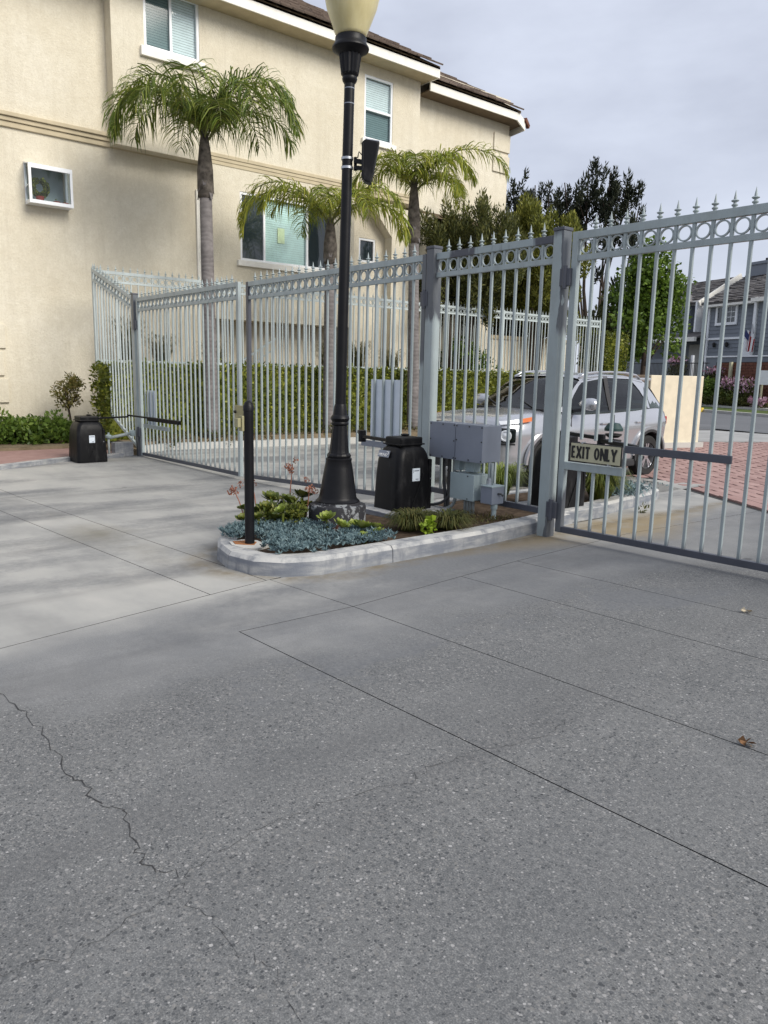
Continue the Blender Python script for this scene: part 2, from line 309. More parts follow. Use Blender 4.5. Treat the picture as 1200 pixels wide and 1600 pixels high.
    n = NT('bare_earth'); v = n.coord('World'); n.bump(n.noise(v, 25, 5), .6, .03)
    M['earth'] = n.set(n.ramp(n.noise(v, 2.5, 6), [(.3, (.12, .095, .06)), (.7, (.24, .19, .13))]), .95, 0, .1)
    M['lawn'] = plain('lawn_green', (.07, .10, .022), .9, 0, .2, .3, 4, .5, 60)
    M['base'] = plain('ground_base', (.16, .155, .14), .95)
    M['creamwall'] = plain('cream_block_wall', (.66, .60, .46), .9, 0, .2, .08, 5, .3, 40)
    M['tanwall'] = plain('tan_and_shaded_wall', (.40, .31, .22), .9, 0, .2, .08, 5, .3, 40)
    M['siding'] = plain('slate_siding', (.20, .22, .25), .75, 0, .3, .05, 1)
    M['greytile'] = None
    n = NT('weathered_shake'); g = n.n('NewGeometry'); oi = n.n('ObjectInfo')
    M['shake'] = n.set(n.ramp(n.math('FRACT', n.math('ADD', oi.outputs['Random'], g.outputs['Random Per Island'])), [(0, (.075, .068, .066)), (.5, (.125, .115, .112)), (1, (.19, .18, .175))]), .95)
    M['brick'] = plain('red_brick', (.15, .065, .045), .9, 0, .2, .3, 9, .3, 40)
    M['red'] = plain('red_flag_stripe', (.30, .02, .025), .8); M['navy'] = plain('navy_flag_canton', (.02, .03, .12), .8)
    M['terracotta'] = plain('red_plastic_pot', (.32, .05, .035), .6)
    M['yellow'] = plain('yellow_kerb_paint', (.60, .42, .06), .7)
    M['teal'] = plain('dark_teal_housing', (.006, .035, .033), .6)
    M['deadleaf'] = plain('dead_leaf', (.16, .085, .04), .8, 0, .2, .4, 30); M['paleleaf'] = plain('pale_dead_leaf', (.42, .36, .26), .8, 0, .2, .3, 30)
    M['crack'] = plain('crack_dark', (.035, .035, .036), .95)
    M['rust'] = plain('rust_stain', (.28, .11, .035), .9)
mats()

# ------------------------------------------------------------------ mesh helpers
ORG = {}
class MB:
    def __init__(s): s.v = []; s.f = []
    def add(s, vs, fs):
        k = len(s.v); s.v += [tuple(map(float, p)) for p in vs]; s.f += [tuple(i+k for i in f) for f in fs]; return s
    def box(s, x0, x1, y0, y1, z0, z1):
        return s.add([(x0, y0, z0), (x1, y0, z0), (x1, y1, z0), (x0, y1, z0), (x0, y0, z1), (x1, y0, z1), (x1, y1, z1), (x0, y1, z1)],
                     [(0, 3, 2, 1), (4, 5, 6, 7), (0, 1, 5, 4), (1, 2, 6, 5), (2, 3, 7, 6), (3, 0, 4, 7)])
    def bar(s, p, q, w, h, up=(0, 0, 1)):
        p, q = Vector(p), Vector(q); d = (q-p).normalized(); u = Vector(up)
        if abs(d.dot(u)) > .98: u = Vector((0, 1, 0))
        r = d.cross(u).normalized()*w/2; u = r.cross(d).normalized()*h/2
        return s.add([p-r-u, p+r-u, p+r+u, p-r+u, q-r-u, q+r-u, q+r+u, q-r+u],
                     [(0, 1, 2, 3), (7, 6, 5, 4), (0, 4, 5, 1), (1, 5, 6, 2), (2, 6, 7, 3), (3, 7, 4, 0)])
    def tube(s, pts, rad, n=8, cap=True):
        pts = [Vector(p) for p in pts]; rr = rad if isinstance(rad, (list, tuple)) else [rad]*len(pts)
        rings = []; base = None
        for i, p in enumerate(pts):
            d = (pts[min(i+1, len(pts)-1)]-pts[max(i-1, 0)]).normalized()
            if base is None: base = Vector((1, 0, 0)) if abs(d.x) < .8 else Vector((0, 1, 0))
            a = (base-d*base.dot(d)).normalized(); b = d.cross(a); base = a
            rings.append([p+(a*math.cos(t)+b*math.sin(t))*rr[i] for t in [2*PI*k/n for k in range(n)]])
        vs = [v for r in rings for v in r]; fs = []
        for i in range(len(pts)-1):
            for k in range(n):
                fs.append((i*n+k, i*n+(k+1) % n, (i+1)*n+(k+1) % n, (i+1)*n+k))
        if cap: fs.append(tuple(range(n-1, -1, -1))); fs.append(tuple((len(pts)-1)*n+k for k in range(n)))
        return s.add(vs, fs)
    def lathe(s, prof, c=(0, 0, 0), n=24, flute=0, cap=True):
        vs = []; fs = []
        for (r, z) in prof:
            for k in range(n):
                q = r*(1-flute*(k % 2)); t = 2*PI*k/n
                vs.append((c[0]+q*math.cos(t), c[1]+q*math.sin(t), c[2]+z))
        for i in range(len(prof)-1):
            for k in range(n): fs.append((i*n+k, i*n+(k+1) % n, (i+1)*n+(k+1) % n, (i+1)*n+k))
        if cap: fs.append(tuple(range(n-1, -1, -1))); fs.append(tuple((len(prof)-1)*n+k for k in range(n)))
        return s.add(vs, fs)
    def prism(s, poly, z0, z1):
        """poly of (x,y); z0,z1 numbers or functions of x,y"""
        a = sum(poly[i][0]*poly[(i+1) % len(poly)][1]-poly[(i+1) % len(poly)][0]*poly[i][1] for i in range(len(poly)))
        if a < 0: poly = poly[::-1]
        g = lambda z, p: z(*p) if callable(z) else z
        n = len(poly)
        return s.add([(*p, g(z0, p)) for p in poly]+[(*p, g(z1, p)) for p in poly],
                     [tuple(range(n-1, -1, -1)), tuple(range(n, 2*n))]+[(i, (i+1) % n, n+(i+1) % n, n+i) for i in range(n)])
    def ring(s, c, R, w, d, axis='y', n=20, a0=0, a1=2*PI, yoff=0):
        """flat ring of square section lying in the plane normal to axis"""
        full = abs(a1-a0-2*PI) < 1e-6; m = n if full else n+1; vs = []; fs = []
        for k in range(m):
            t = a0+(a1-a0)*k/n; ca, sa = math.cos(t), math.sin(t)
            for (r, o) in ((R, -d/2), (R, d/2), (R-w, d/2), (R-w, -d/2)):
                p = {'y': (r*ca, o, r*sa), 'x': (o, r*ca, r*sa), 'z': (r*ca, r*sa, o)}[axis]
                vs.append((c[0]+p[0], c[1]+p[1], c[2]+p[2]))
        for k in range(n):
            j = (k+1) % m
            for e in range(4): fs.append((k*4+e, k*4+(e+1) % 4, j*4+(e+1) % 4, j*4+e))
        if not full: fs += [(0, 1, 2, 3), tuple((m-1)*4+e for e in (3, 2, 1, 0))]
        return s.add(vs, fs)
    def mesh(s, name, mat, org=(0, 0, 0), smooth=False, bevel=0, seg=2, fixn=True):
        me = bpy.data.meshes.new(name)
        v = [(a-org[0], b-org[1], c-org[2]) for a, b, c in s.v]
        me.from_pydata(v, [], s.f)
        if fixn or bevel:
            bm = bmesh.new(); bm.from_mesh(me)
            if fixn: bmesh.ops.recalc_face_normals(bm, faces=bm.faces)
            if bevel:
                ed = [e for e in bm.edges if len(e.link_faces) == 2 and e.calc_face_angle(0) > .5]
                bmesh.ops.bevel(bm, geom=ed, offset=bevel, segments=seg, affect='EDGES', clamp_overlap=True, profile=.6)
            bm.to_mesh(me); bm.free()
        if mat is not None: me.materials.append(M[mat] if isinstance(mat, str) else mat)
        if smooth:
            me.polygons.foreach_set('use_smooth', [True]*len(me.polygons))
            if smooth is not True: 
                try: me.set_sharp_from_angle(angle=smooth)
                except Exception: pass
        return me
    def build(s, name, mat, parent=None, smooth=False, bevel=0, seg=2, **props):
        org = ORG.get(parent.name, (0, 0, 0)) if parent else (0, 0, 0)
        return link(name, s.mesh(name, mat, org, smooth, bevel, seg), parent, None, **props)
def link(name, me, parent=None, loc=None, rot=None, scale=None, **props):
    o = bpy.data.objects.new(name, me); COL.objects.link(o)
    org = ORG.get(parent.name, (0, 0, 0)) if parent else (0, 0, 0)
    if parent: o.parent = parent
    if loc is not None: o.location = (loc[0]-org[0], loc[1]-org[1], loc[2]-org[2])
    if rot: o.rotation_euler = rot
    if scale: o.scale = scale
    ORG[o.name] = (org if loc is None else tuple(loc))
    for k, v in props.items(): o[k] = v
    return o
def thing(name, label, cat, loc=(0, 0, 0), group=None, rz=0):
    o = bpy.data.objects.new(name, None); COL.objects.link(o); o.empty_display_size = .2
    o.location = loc; o.rotation_euler = (0, 0, rz); ORG[o.name] = (0, 0, 0) if rz else tuple(loc)
    o['label'] = label; o['category'] = cat
    if group: o['group'] = group
    return o
def tag(o, label, cat, group=None):
    o['label'] = label; o['category'] = cat
    if group: o['group'] = group
    return o
def copy_thing(src, loc, label, rz=None, scale=None):
    r = src.copy(); COL.objects.link(r); r.location = loc; r['label'] = label
    if rz is not None: r.rotation_euler = (0, 0, rz)
    if scale: r.scale = scale
    for ch in list(src.children):
        c = ch.copy(); COL.objects.link(c); c.parent = r
        for g in list(ch.children):
            d = g.copy(); COL.objects.link(d); d.parent = c
    return r
def gz(x, y=0): return -.17 if x <= -6 else (.0283*x if x < 0 else .015*x)

def quads_mesh(name, C, T, N, L, W, mat, org=(0, 0, 0), fold=.0, shape='diamond'):
    """leaf faces: centres C, long axis T, normal N, lengths L, widths W (numpy)"""
    C = np.asarray(C); n = len(C)
    T = T/np.linalg.norm(T, axis=1, keepdims=True)
    B = np.cross(N, T); B /= np.maximum(np.linalg.norm(B, axis=1, keepdims=True), 1e-6)
    L = np.broadcast_to(L, (n,))[:, None]; W = np.broadcast_to(W, (n,))[:, None]
    C = C-np.array(org)
    a = C-T*L/2; b = C+B*W/2-T*L*.08; c = C+T*L/2; d = C-B*W/2-T*L*.08
    V = np.stack([a, b, c, d], 1).reshape(-1, 3)
    me = bpy.data.meshes.new(name); me.vertices.add(4*n); me.vertices.foreach_set('co', V.astype(np.float32).ravel())
    me.loops.add(4*n); me.loops.foreach_set('vertex_index', np.arange(4*n, dtype=np.int32))
    me.polygons.add(n); me.polygons.foreach_set('loop_start', np.arange(0, 4*n, 4, dtype=np.int32))
    try: me.polygons.foreach_set('loop_total', np.full(n, 4, dtype=np.int32))
    except Exception: pass
    me.update(calc_edges=True); me.validate(); me.materials.append(M[mat]); return me
def rdir(n):
    v = RNG.normal(size=(n, 3)); return v/np.linalg.norm(v, axis=1, keepdims=True)
def foliage(name, clumps, per, size, mat, parent=None, up=.4, shell=.55, aspect=.5, squash=1.0, **props):
    """leaves spread through clumps [(centre, radius)]"""
    Cs, Ts = [], []
    for c, r in clumps:
        k = max(6, int(per*r*r)); d = rdir(k); q = r*(shell+(1.08-shell)*RNG.random(k)**.6)
        P = np.array(c)+d*q[:, None]*np.array([1, 1, squash]); Cs.append(P)
        Ts.append(d*.7+RNG.normal(size=(k, 3))*.55+np.array([0, 0, up]))
    Cs = np.concatenate(Cs); Ts = np.concatenate(Ts); n = len(Cs)
    Nn = np.cross(Ts, RNG.normal(size=(n, 3))); L = size*(.6+.8*RNG.random(n))
    org = ORG.get(parent.name, (0, 0, 0)) if parent else (0, 0, 0)
    return link(name, quads_mesh(name, Cs, Ts, Nn, L, L*aspect, mat, org), parent, None, **props)

# ------------------------------------------------------------------ ground
def ground():
    far = MB(); S = 400
    xs = [-S, -60, -20, -6, 0, 6, 30, S]; ys = [-S, -40, -12, 0, 12, 40, 100, S]
    vs = [(x, y, gz(min(x, 6))-.06) for x in xs for y in ys]; n = len(ys)
    far.add(vs, [(i*n+j, (i+1)*n+j, (i+1)*n+j+1, i*n+j+1) for i in range(len(xs)-1) for j in range(n-1)])
    far.build('ground', 'base', kind='structure')
    dr = MB().prism([(-12, -14), (-6, -14), (-6, 30), (-12, 30)], -.3, -.195).prism([(-6, -14), (0, -14), (0, 30), (-6, 30)], -.3, lambda x, y: gz(x)-.025)\
        .prism([(0, -14), (9, -14), (9, 30), (0, 30)], -.3, lambda x, y: gz(x)-.025).build('driveway', 'joint', kind='structure')
    top = lambda x, y: gz(x)
    slabs = [
        [(-.14, -2.97), (.78, -2.9), (.78, -3.73), (6.5, -3.58), (7.5, -10), (1.05, -10), (.25, -4.88)],
        [(.78, -2.9), (6.5, -2.75), (6.5, -3.58), (.78, -3.73)],
        [(.78, -2.9), (.65, -1.78), (6.5, -1.72), (6.5, -2.75)],
        [(.65, -1.78), (.57, -1.05), (6.5, -.92), (6.5, -1.72)],
        [(.57, -1.05), (.45, .75), (.6, 3.2), (2.2, 2.2), (6.5, 1.6), (6.5, -.92)],
        [(-.135, -2.972), (.78, -2.9), (.65, -1.78), (.57, -1.05), (.45, .75), (.6, 3.2), (-.0, 3.6), (-.13, 0)],
        [(0, -.5), (0, 3.6), (-2.05, 5.12), (-2.5, 5.2), (-2.5, -.5)],
    ]
    A = lambda y: -.14+(y+2.97)*(-.39/1.91)
    for (a, b) in ((-12, -6), (-6, 0)):
        r = lambda y: (A(y) if b == 0 else b)
        slabs += [[(a, -10), (1.05 if b == 0 else b, -10), (.25 if b == 0 else b, -4.88), (r(-3.5), -3.5 if b == 0 else -3.72), (a, -3.95 if a < -6 else -3.72)],
                  [(a, -3.95 if a < -6 else -3.72), (r(-3.5), -3.5 if b == 0 else -3.72), (r(-3.0), -3.0 if b == 0 else -3.2), (a, -3.5 if a < -6 else -3.2)],
                  [(a, -3.5 if a < -6 else -3.2), (r(-3.0), -3.0 if b == 0 else -3.2), (b if b else -.5, .0), (a, 0)],
                  [(a, 0), (b if b else -1.0, 0), (b if b else -1.0, 5.1 if b == 0 else 6.5), (a, 6.5 if b else 5.1)]]
    slabs += [[(-12, 6.5), (-6, 6.5), (-6, 13.5), (-12, 13.5)], [(-6, 5.1), (-2.6, 5.1), (-2.6, 6.5), (-6, 6.5)]]
    for poly in slabs:
        c = np.mean(poly, 0); g = .0032
        a = sum(poly[i][0]*poly[i-1][1]-poly[i-1][0]*poly[i][1] for i in range(len(poly)))
        q = []; n = len(poly)
        for i in range(n):      # inset by g
            p0, p1, p2 = (np.array(poly[i-1]), np.array(poly[i]), np.array(poly[(i+1) % n]))
            e1 = (p1-p0)/np.linalg.norm(p1-p0); e2 = (p2-p1)/np.linalg.norm(p2-p1)
            s = 1 if a < 0 else -1
            n1 = np.array([-e1[1], e1[0]])*s; n2 = np.array([-e2[1], e2[0]])*s
            m = n1+n2; m /= max(.3, m@m/2*1.0)
            q.append(tuple(p1+m*g))
        # split at x=0 and x=-6 is unnecessary for these cells except those crossing zero
        sl = MB().prism(q, lambda x, y: gz(x)-.05, top).build('concrete_slab', 'concrete', dr)
        sl.data.materials.append(M['joint'])          # dirt packed in the joints
        for pg in sl.data.polygons:
            if abs(pg.normal.z) < .5: pg.material_index = 1
    # cracks
    cracks = [[(.87, -5.03), (1.33, -4.99), (1.79, -5.02), (2.09, -5.01), (2.21, -4.95), (2.39, -4.99), (2.52, -5.02), (2.66, -4.96)],
              [(2.66, -4.96), (2.6, -4.81), (2.57, -4.59), (2.58, -4.42), (2.66, -4.08), (2.63, -3.89), (2.66, -3.69), (2.73, -3.40), (2.70, -3.2)],
              [(2.66, -4.96), (2.81, -4.98), (3.01, -4.97), (3.14, -4.94), (3.3, -4.97)], [(2.68, -4.97), (2.74, -5.15), (2.77, -5.31), (2.73, -5.42), (2.6, -5.6)],
              [(2.55, -2.4), (2.45, -2.2), (2.42, -2.05), (2.3, -1.9)]]
    for ci, c in enumerate(cracks):
        rnd = random.Random(ci); pts = []
        for i in range(len(c)-1):
            for k in range(9):
                t = k/9; pts.append((c[i][0]*(1-t)+c[i+1][0]*t+rnd.gauss(0, .011), c[i][1]*(1-t)+c[i+1][1]*t+rnd.gauss(0, .009)))
        m = MB(); vs = []
        for i, p in enumerate(pts):
            a, b = np.array(pts[max(0, i-1)]), np.array(pts[min(len(pts)-1, i+1)]); d = b-a; d /= np.linalg.norm(d)+1e-9
            w = (.001+.0024*rnd.random()**2)*(.38 if ci else 1)*(1 if ci < 2 else .8)
            for s in (-1, 1): vs.append((p[0]-d[1]*w*s, p[1]+d[0]*w*s, gz(p[0])+.0015))
        m.add(vs, [(2*i, 2*i+1, 2*i+3, 2*i+2) for i in range(len(pts)-1)]); m.build('crack', 'crack', dr)
ground()

def pavers():
    base = MB().prism([(-6.9, 5.2), (-5.0, 5.2), (-2.0, 5.14), (.75, 3.12), (6.5, 1.7), (7, 10), (-4.9, 16.0), (-6.6, 13.7)], -.2, lambda x, y: gz(x)-.018)
    b = base.build('paved_entry', 'joint', kind='structure')
    from math import cos, sin
    poly = [(-5.0, 5.2), (-2.0, 5.14), (.75, 3.12), (4.0, 2.2), (5.5, 6), (-4.9, 16.0), (-6.6, 13.7)]
    def inside(x, y):
        r = False
        for i in range(len(poly)):
            (x1, y1), (x2, y2) = poly[i-1], poly[i]
            if (y1 > y) != (y2 > y) and x < (x2-x1)*(y-y1)/(y2-y1)+x1: r = not r
        return r
    a = math.radians(-36.5); ca, sa = cos(a), sin(a); L, W = .42, .21
    cells = []
    for i in range(-60, 61):
        for j in range(-60, 61):
            u = (i+.5*(j % 2))*L; v = j*W; x = u*ca-v*sa-1; y = u*sa+v*ca+6
            if inside(x, y) and all(inside(x+du*ca-dv*sa, y+du*sa+dv*ca) for du in (-L*.45, L*.45) for dv in (-W*.45, W*.45)): cells.append((math.hypot(x-4.55, y+5.8), x, y))
    cells.sort()
    me = MB().box(-L/2+.004, L/2-.004, -W/2+.004, W/2-.004, -.05, 0).mesh('paver', 'paver', bevel=.004, seg=1)
    for (_, x, y) in cells[:300]:
        link('paver', me, b, (x, y, gz(x)+random.uniform(-.003, .002)), rot=(0, 0, a))
    m = MB()
    for (_, x, y) in cells[300:]:
        z = gz(x)+random.uniform(-.003, .002); c = [(x+u*ca-v*sa, y+u*sa+v*ca) for u, v in ((-L/2+.004, -W/2+.004), (L/2-.004, -W/2+.004), (L/2-.004, W/2-.004), (-L/2+.004, W/2-.004))]
        m.prism(c, z-.03, z)
    m.build('far_pavers', 'paver', b, kind='stuff')
pavers()

def street():
    MB().prism([(-5.0, 16.06), (-6.7, 13.8), (-12, 13.8), (-12, 20.6), (-8.77, 19.0), (-7.5, 21.8), (2, 26), (8, 16), (7, 10.2)], -.3, lambda x, y: max(gz(x), -.17)-.004).build('apron', 'apron', kind='structure')
    s = Vector((math.cos(math.radians(-25)), math.sin(math.radians(-25)), 0)); n = Vector((-s.y, s.x, 0)); o = Vector((-10.33, 27.97, 0))
    P = lambda a, b: ((o+s*a+n*b).x, (o+s*a+n*b).y)
    MB().prism([(-40, 33), (-12, 20.65), (-8.72, 18.9), (-7.4, 21.7), (2, 26), (12, 18), (30, 10), P(45, 0), P(-40, 0)], -.32, lambda x, y: min(-.004, max(-.176, -.004+.017*((x+10.33)*.4226+(y-27.97)*.9063)))).build('road', 'asphalt', kind='structure')
    MB().prism([P(-40, .0), P(45, .0), P(45, .3), P(-40, .3)], -.3, .12).build('kerb', 'walk', kind='structure')
    MB().prism([P(-40, .3), P(45, .3), P(45, 3.0), P(-40, 3.0)], -.3, .115).build('verge', 'lawn', kind='structure')
    MB().prism([P(-40, 3.0), P(45, 3.0), P(45, 3.9), P(-40, 3.9)], -.3, .22).build('sidewalk', 'walk', kind='structure')
    MB().prism([P(-40, 3.9), P(45, 3.9), P(45, 6.3), P(-40, 6.3)], -.3, .30).build('flower_bed', 'soil', kind='structure')
    MB().prism([P(-40, 6.3), P(45, 6.3), P(45, 60), P(-40, 60)], -.3, .9).build('front_yard', 'lawn', kind='structure')
    q = P(-4.6, -.16); tag(MB().box(q[0]-.32, q[0]+.32, q[1]-.12, q[1]+.12, -.18, .2).build('kerb_marker', 'yellow', bevel=.03), 'small yellow marker block at the far street kerb', 'marker')
street()

def beds():
    # left bed by the building, kerb, pink edge strip
    k = [(-8.3, -4.0), (-8.85, -2.75), (-9.3, -1.9), (-9.6, -1.3), (-9.75, -.35)]
    off = [(-8.5, -4.05), (-9.02, -2.8), (-9.45, -1.98), (-9.75, -1.35), (-9.92, -.35)]
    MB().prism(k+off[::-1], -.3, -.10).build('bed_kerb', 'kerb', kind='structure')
    MB().prism(off+[(-11.3, -.35), (-11.3, -4.3)], -.3, -.115).build('brick_edging', 'paver', kind='structure')
    MB().prism([(-11.3, -7), (-11.3, -.35), (-10.0, -.35), (-10.0, .1), (-11.3, .1), (-13.6, .1), (-13.6, -7)], -.3, -.06).build('planting_bed', 'earth', kind='structure')
    # bed behind the gates with a pale kerb
    kk = [(-10.1, .1), (-10.6, .9), (-10.45, 1.8), (-10.3, 3.4), (-10.05, 5.3), (-9.6, 6.8), (-8.9, 9), (-8.6, 12), (-8.7, 14)]
    MB().prism(kk+[(x-.18, y) for x, y in kk[::-1]], -.3, -.03).build('rear_kerb', 'walk', kind='structure')
    MB().prism([(x-.18, y) for x, y in kk]+[(-12, 14), (-12, .1)], -.3, lambda x, y: .02+.05*(y > 2)).build('hedge_bed', 'earth', kind='structure')
    # terrace behind the retaining wall
    MB().prism([(-12.12, 1.1), (-12.12, 17.8), (-16, 17.8), (-16, 1.1)], -.3, 1.5).build('terrace', 'earth', kind='structure')
    tag(MB().box(-12.12, -11.95, .45, 17.8, -.3, 1.55).build('retaining_wall', 'stucco'), 'low cream retaining wall hidden behind the long hedge', 'wall')
beds()

ISL = [(-1.75, -2.22), (-1.58, -2.56), (-1.30, -2.79), (-1.0, -2.95), (-.65, -3.04), (-.33, -3.0), (-.13, -2.85), (-.02, -2.6), (0, -1.9), (-.005, -.8), (-.1, .03), (-.24, .88), (-.42, 2.0), (-.52, 2.75), (-.68, 3.2), (-.95, 3.45), (-1.3, 3.4), (-1.62, 3.05), (-1.75, 2.5), (-1.78, 0)]
def island():
    n = len(ISL); pts = [Vector((*p, 0)) for p in ISL]
    inn = []
    for i in range(n):
        d = (pts[(i+1) % n]-pts[i-1]).normalized(); inn.append(pts[i]+Vector((-d.y, d.x, 0))*.17)
    root = MB().prism([(p.x, p.y) for p in inn], -.1, lambda x, y: gz(x)+.115).build('planter_island', 'soil', kind='structure')
    # kerb stones broken at joints
    breaks = [0, 4, 8, 10, 13, 16, 19, 20]
    for a, b in zip(breaks[:-1], breaks[1:]):
        m = MB(); vs = []; fs = []
        idx = [i % n for i in range(a, b+1)]
        for j, i in enumerate(idx):
            o, q = pts[i].copy(), inn[i].copy()
            t = .0035
            if j == 0: dd = (pts[idx[1]]-o).normalized()*t; o += dd; q += dd
            if j == len(idx)-1: dd = (pts[idx[-2]]-o).normalized()*t; o += dd; q += dd
            g = gz(o.x)
            om = o.lerp(q, .12)
            for P, z in ((o, g-.05), (o.lerp(q, .05), g+.105), (o.lerp(q, .2), g+.135), (q, g+.138), (q, g-.05)): vs.append((P.x, P.y, z))
        for j in range(len(idx)-1):
            for e in range(5): fs.append((j*5+e, j*5+(e+1) % 5, (j+1)*5+(e+1) % 5, (j+1)*5+e))
        fs += [tuple(range(5)), tuple((len(idx)-1)*5+e for e in range(4, -1, -1))]
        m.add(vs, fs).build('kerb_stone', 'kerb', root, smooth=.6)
    MB().box(-1.72, -1.0, -.98, -.2, .0, .125).build('equipment_pad', 'kerb', root, bevel=.01)
    MB().box(-.95, -.22, .5, 1.35, .0, .125).build('equipment_pad', 'kerb', root, bevel=.01)
    # rust stain and pale mortar at the foot of the black post
    MB().prism([(-.95, -2.86), (-.83, -2.90), (-.68, -2.88), (-.6, -2.80), (-.66, -2.66), (-.86, -2.65), (-.96, -2.74)], .05, gz(-.8)+.142).build('mortar_patch', 'walk', root)
    MB().prism([(-.93, -2.84), (-.83, -2.87), (-.77, -2.82), (-.72, -2.76), (-.80, -2.69), (-.9, -2.72)], .05, gz(-.8)+.146).build('rust_stain', 'rust', root)
island()
# ------------------------------------------------------------------ gates and fences
ME = {}
def base_meshes():
    ME['finial'] = MB().lathe([(.013, 0), (.013, .012), (.022, .016), (.024, .024), (.012, .032), (.010, .04), (.024, .047), (.029, .052), (.024, .058), (.011, .061), (.0105, .075), (.001, .128)], n=10).mesh('finial', 'gate', smooth=.7)
    ME['finial_far'] = MB().lathe([(.014, 0), (.02, .02), (.012, .035), (.028, .05), (.012, .06), (.001, .125)], n=6).mesh('finial_far', 'fence')
    ME['ring'] = MB().ring((0, 0, 0), .0625, .011, .02, n=24).mesh('ring', 'gate', smooth=.6)
    ME['ring_far'] = MB().ring((0, 0, 0), .062, .016, .02, axis='x', n=12).mesh('ring_far', 'fence')
def picket_mesh(h, mat): return MB().box(-.0125, .0125, -.0125, .0125, 0, h).mesh('picket', mat, bevel=.002, seg=1)
def gate_panel(root, x0, x1, zb0, zb1, ztop=2.77, pitch=.154, stiles=True, stile_mats=('gate', 'gate'), first=None, skip=None, rails=True, bmat='slate', short=None, y=0.0, rmat='gate'):
    """one leaf in the plane y; zb0/zb1 bottom rail height at its ends"""
    w = .062
    zb = lambda x: zb0+(zb1-zb0)*(x-x0)/(x1-x0)
    if stiles:
        for xs, mt in ((x0, stile_mats[0]), (x1-w, stile_mats[1])):
            z0 = min(zb(xs), zb(xs+w))
            b = MB().box(0, w, -.028, .028, 0, ztop-z0).mesh('stile', mt, bevel=.004)
            link('stile', b, root, (xs, y, z0))
    a, b = (x0+w, x1-w) if stiles else (x0, x1)
    MB().box(a, b, y-.025, y+.025, ztop-.068, ztop-.001).build('top_rail', rmat, root, bevel=.004)
    MB().box(a, b, y-.02, y+.02, ztop-.25, ztop-.2).build('middle_rail', 'gate', root, bevel=.003)
    MB().bar((a, y, zb(a)+.028), (b, y, zb(b)+.028), .045, .056).build('bottom_rail', bmat, root, bevel=.003)
    n = round((b-a)/pitch); p = (b-a)/n
    for i in range(1, n):
        x = a+i*p
        z0 = zb(x)+.05
        if short and x < short[0]:
            h = short[1]-z0; link('picket', ME.setdefault(('pk', 'bar', round(h, 2)), picket_mesh(h, 'bar')), root, (x, y, z0))
            z0 = ztop-.06; hh = .0
            lo = short[2]
            h = ztop-.21-lo
            link('picket', ME.setdefault(('pk', 'gate', round(h, 2)), picket_mesh(h, 'gate')), root, (x, y, lo))
        else:
            h = round(ztop-.21-z0, 2)
            link('picket', ME.setdefault(('pk', 'bar', h), picket_mesh(h, 'bar')), root, (x, y, z0))
        link('spacer', ME.setdefault('spacer', MB().box(-.0125, .0125, -.0125, .0125, 0, .132).mesh('spacer', 'gate')), root, (x, y, ztop-.2))
        link('finial', ME['finial'], root, (x, y, ztop-.001))
    for i in range(n):
        link('ring', ME['ring'], root, (a+(i+.5)*p, y, ztop-.134))
def hinge(root, x, z, mat='slate', y=-.03):
    MB().box(x-.055, x+.055, y-.035, y+.03, z-.075, z+.075).tube([(x, y-.03, z-.1), (x, y-.03, z+.1)], .022, 10).build('hinge', mat, root, bevel=.003)
def post(name, label, x, zb, zt, mat, half=.058, y=0, cat='gate post', group=None):
    t = thing(name, label, cat, (x, y, zb), group)
    MB().box(x-half, x+half, y-half, y+half, zb, zt-.03).build('shaft', mat, t, bevel=.006)
    MB().box(x-half-.006, x+half+.006, y-half-.006, y+half+.006, zt-.03, zt).build('cap', 'slate' if mat != 'gate' else 'gate', t, bevel=.006)
    return t
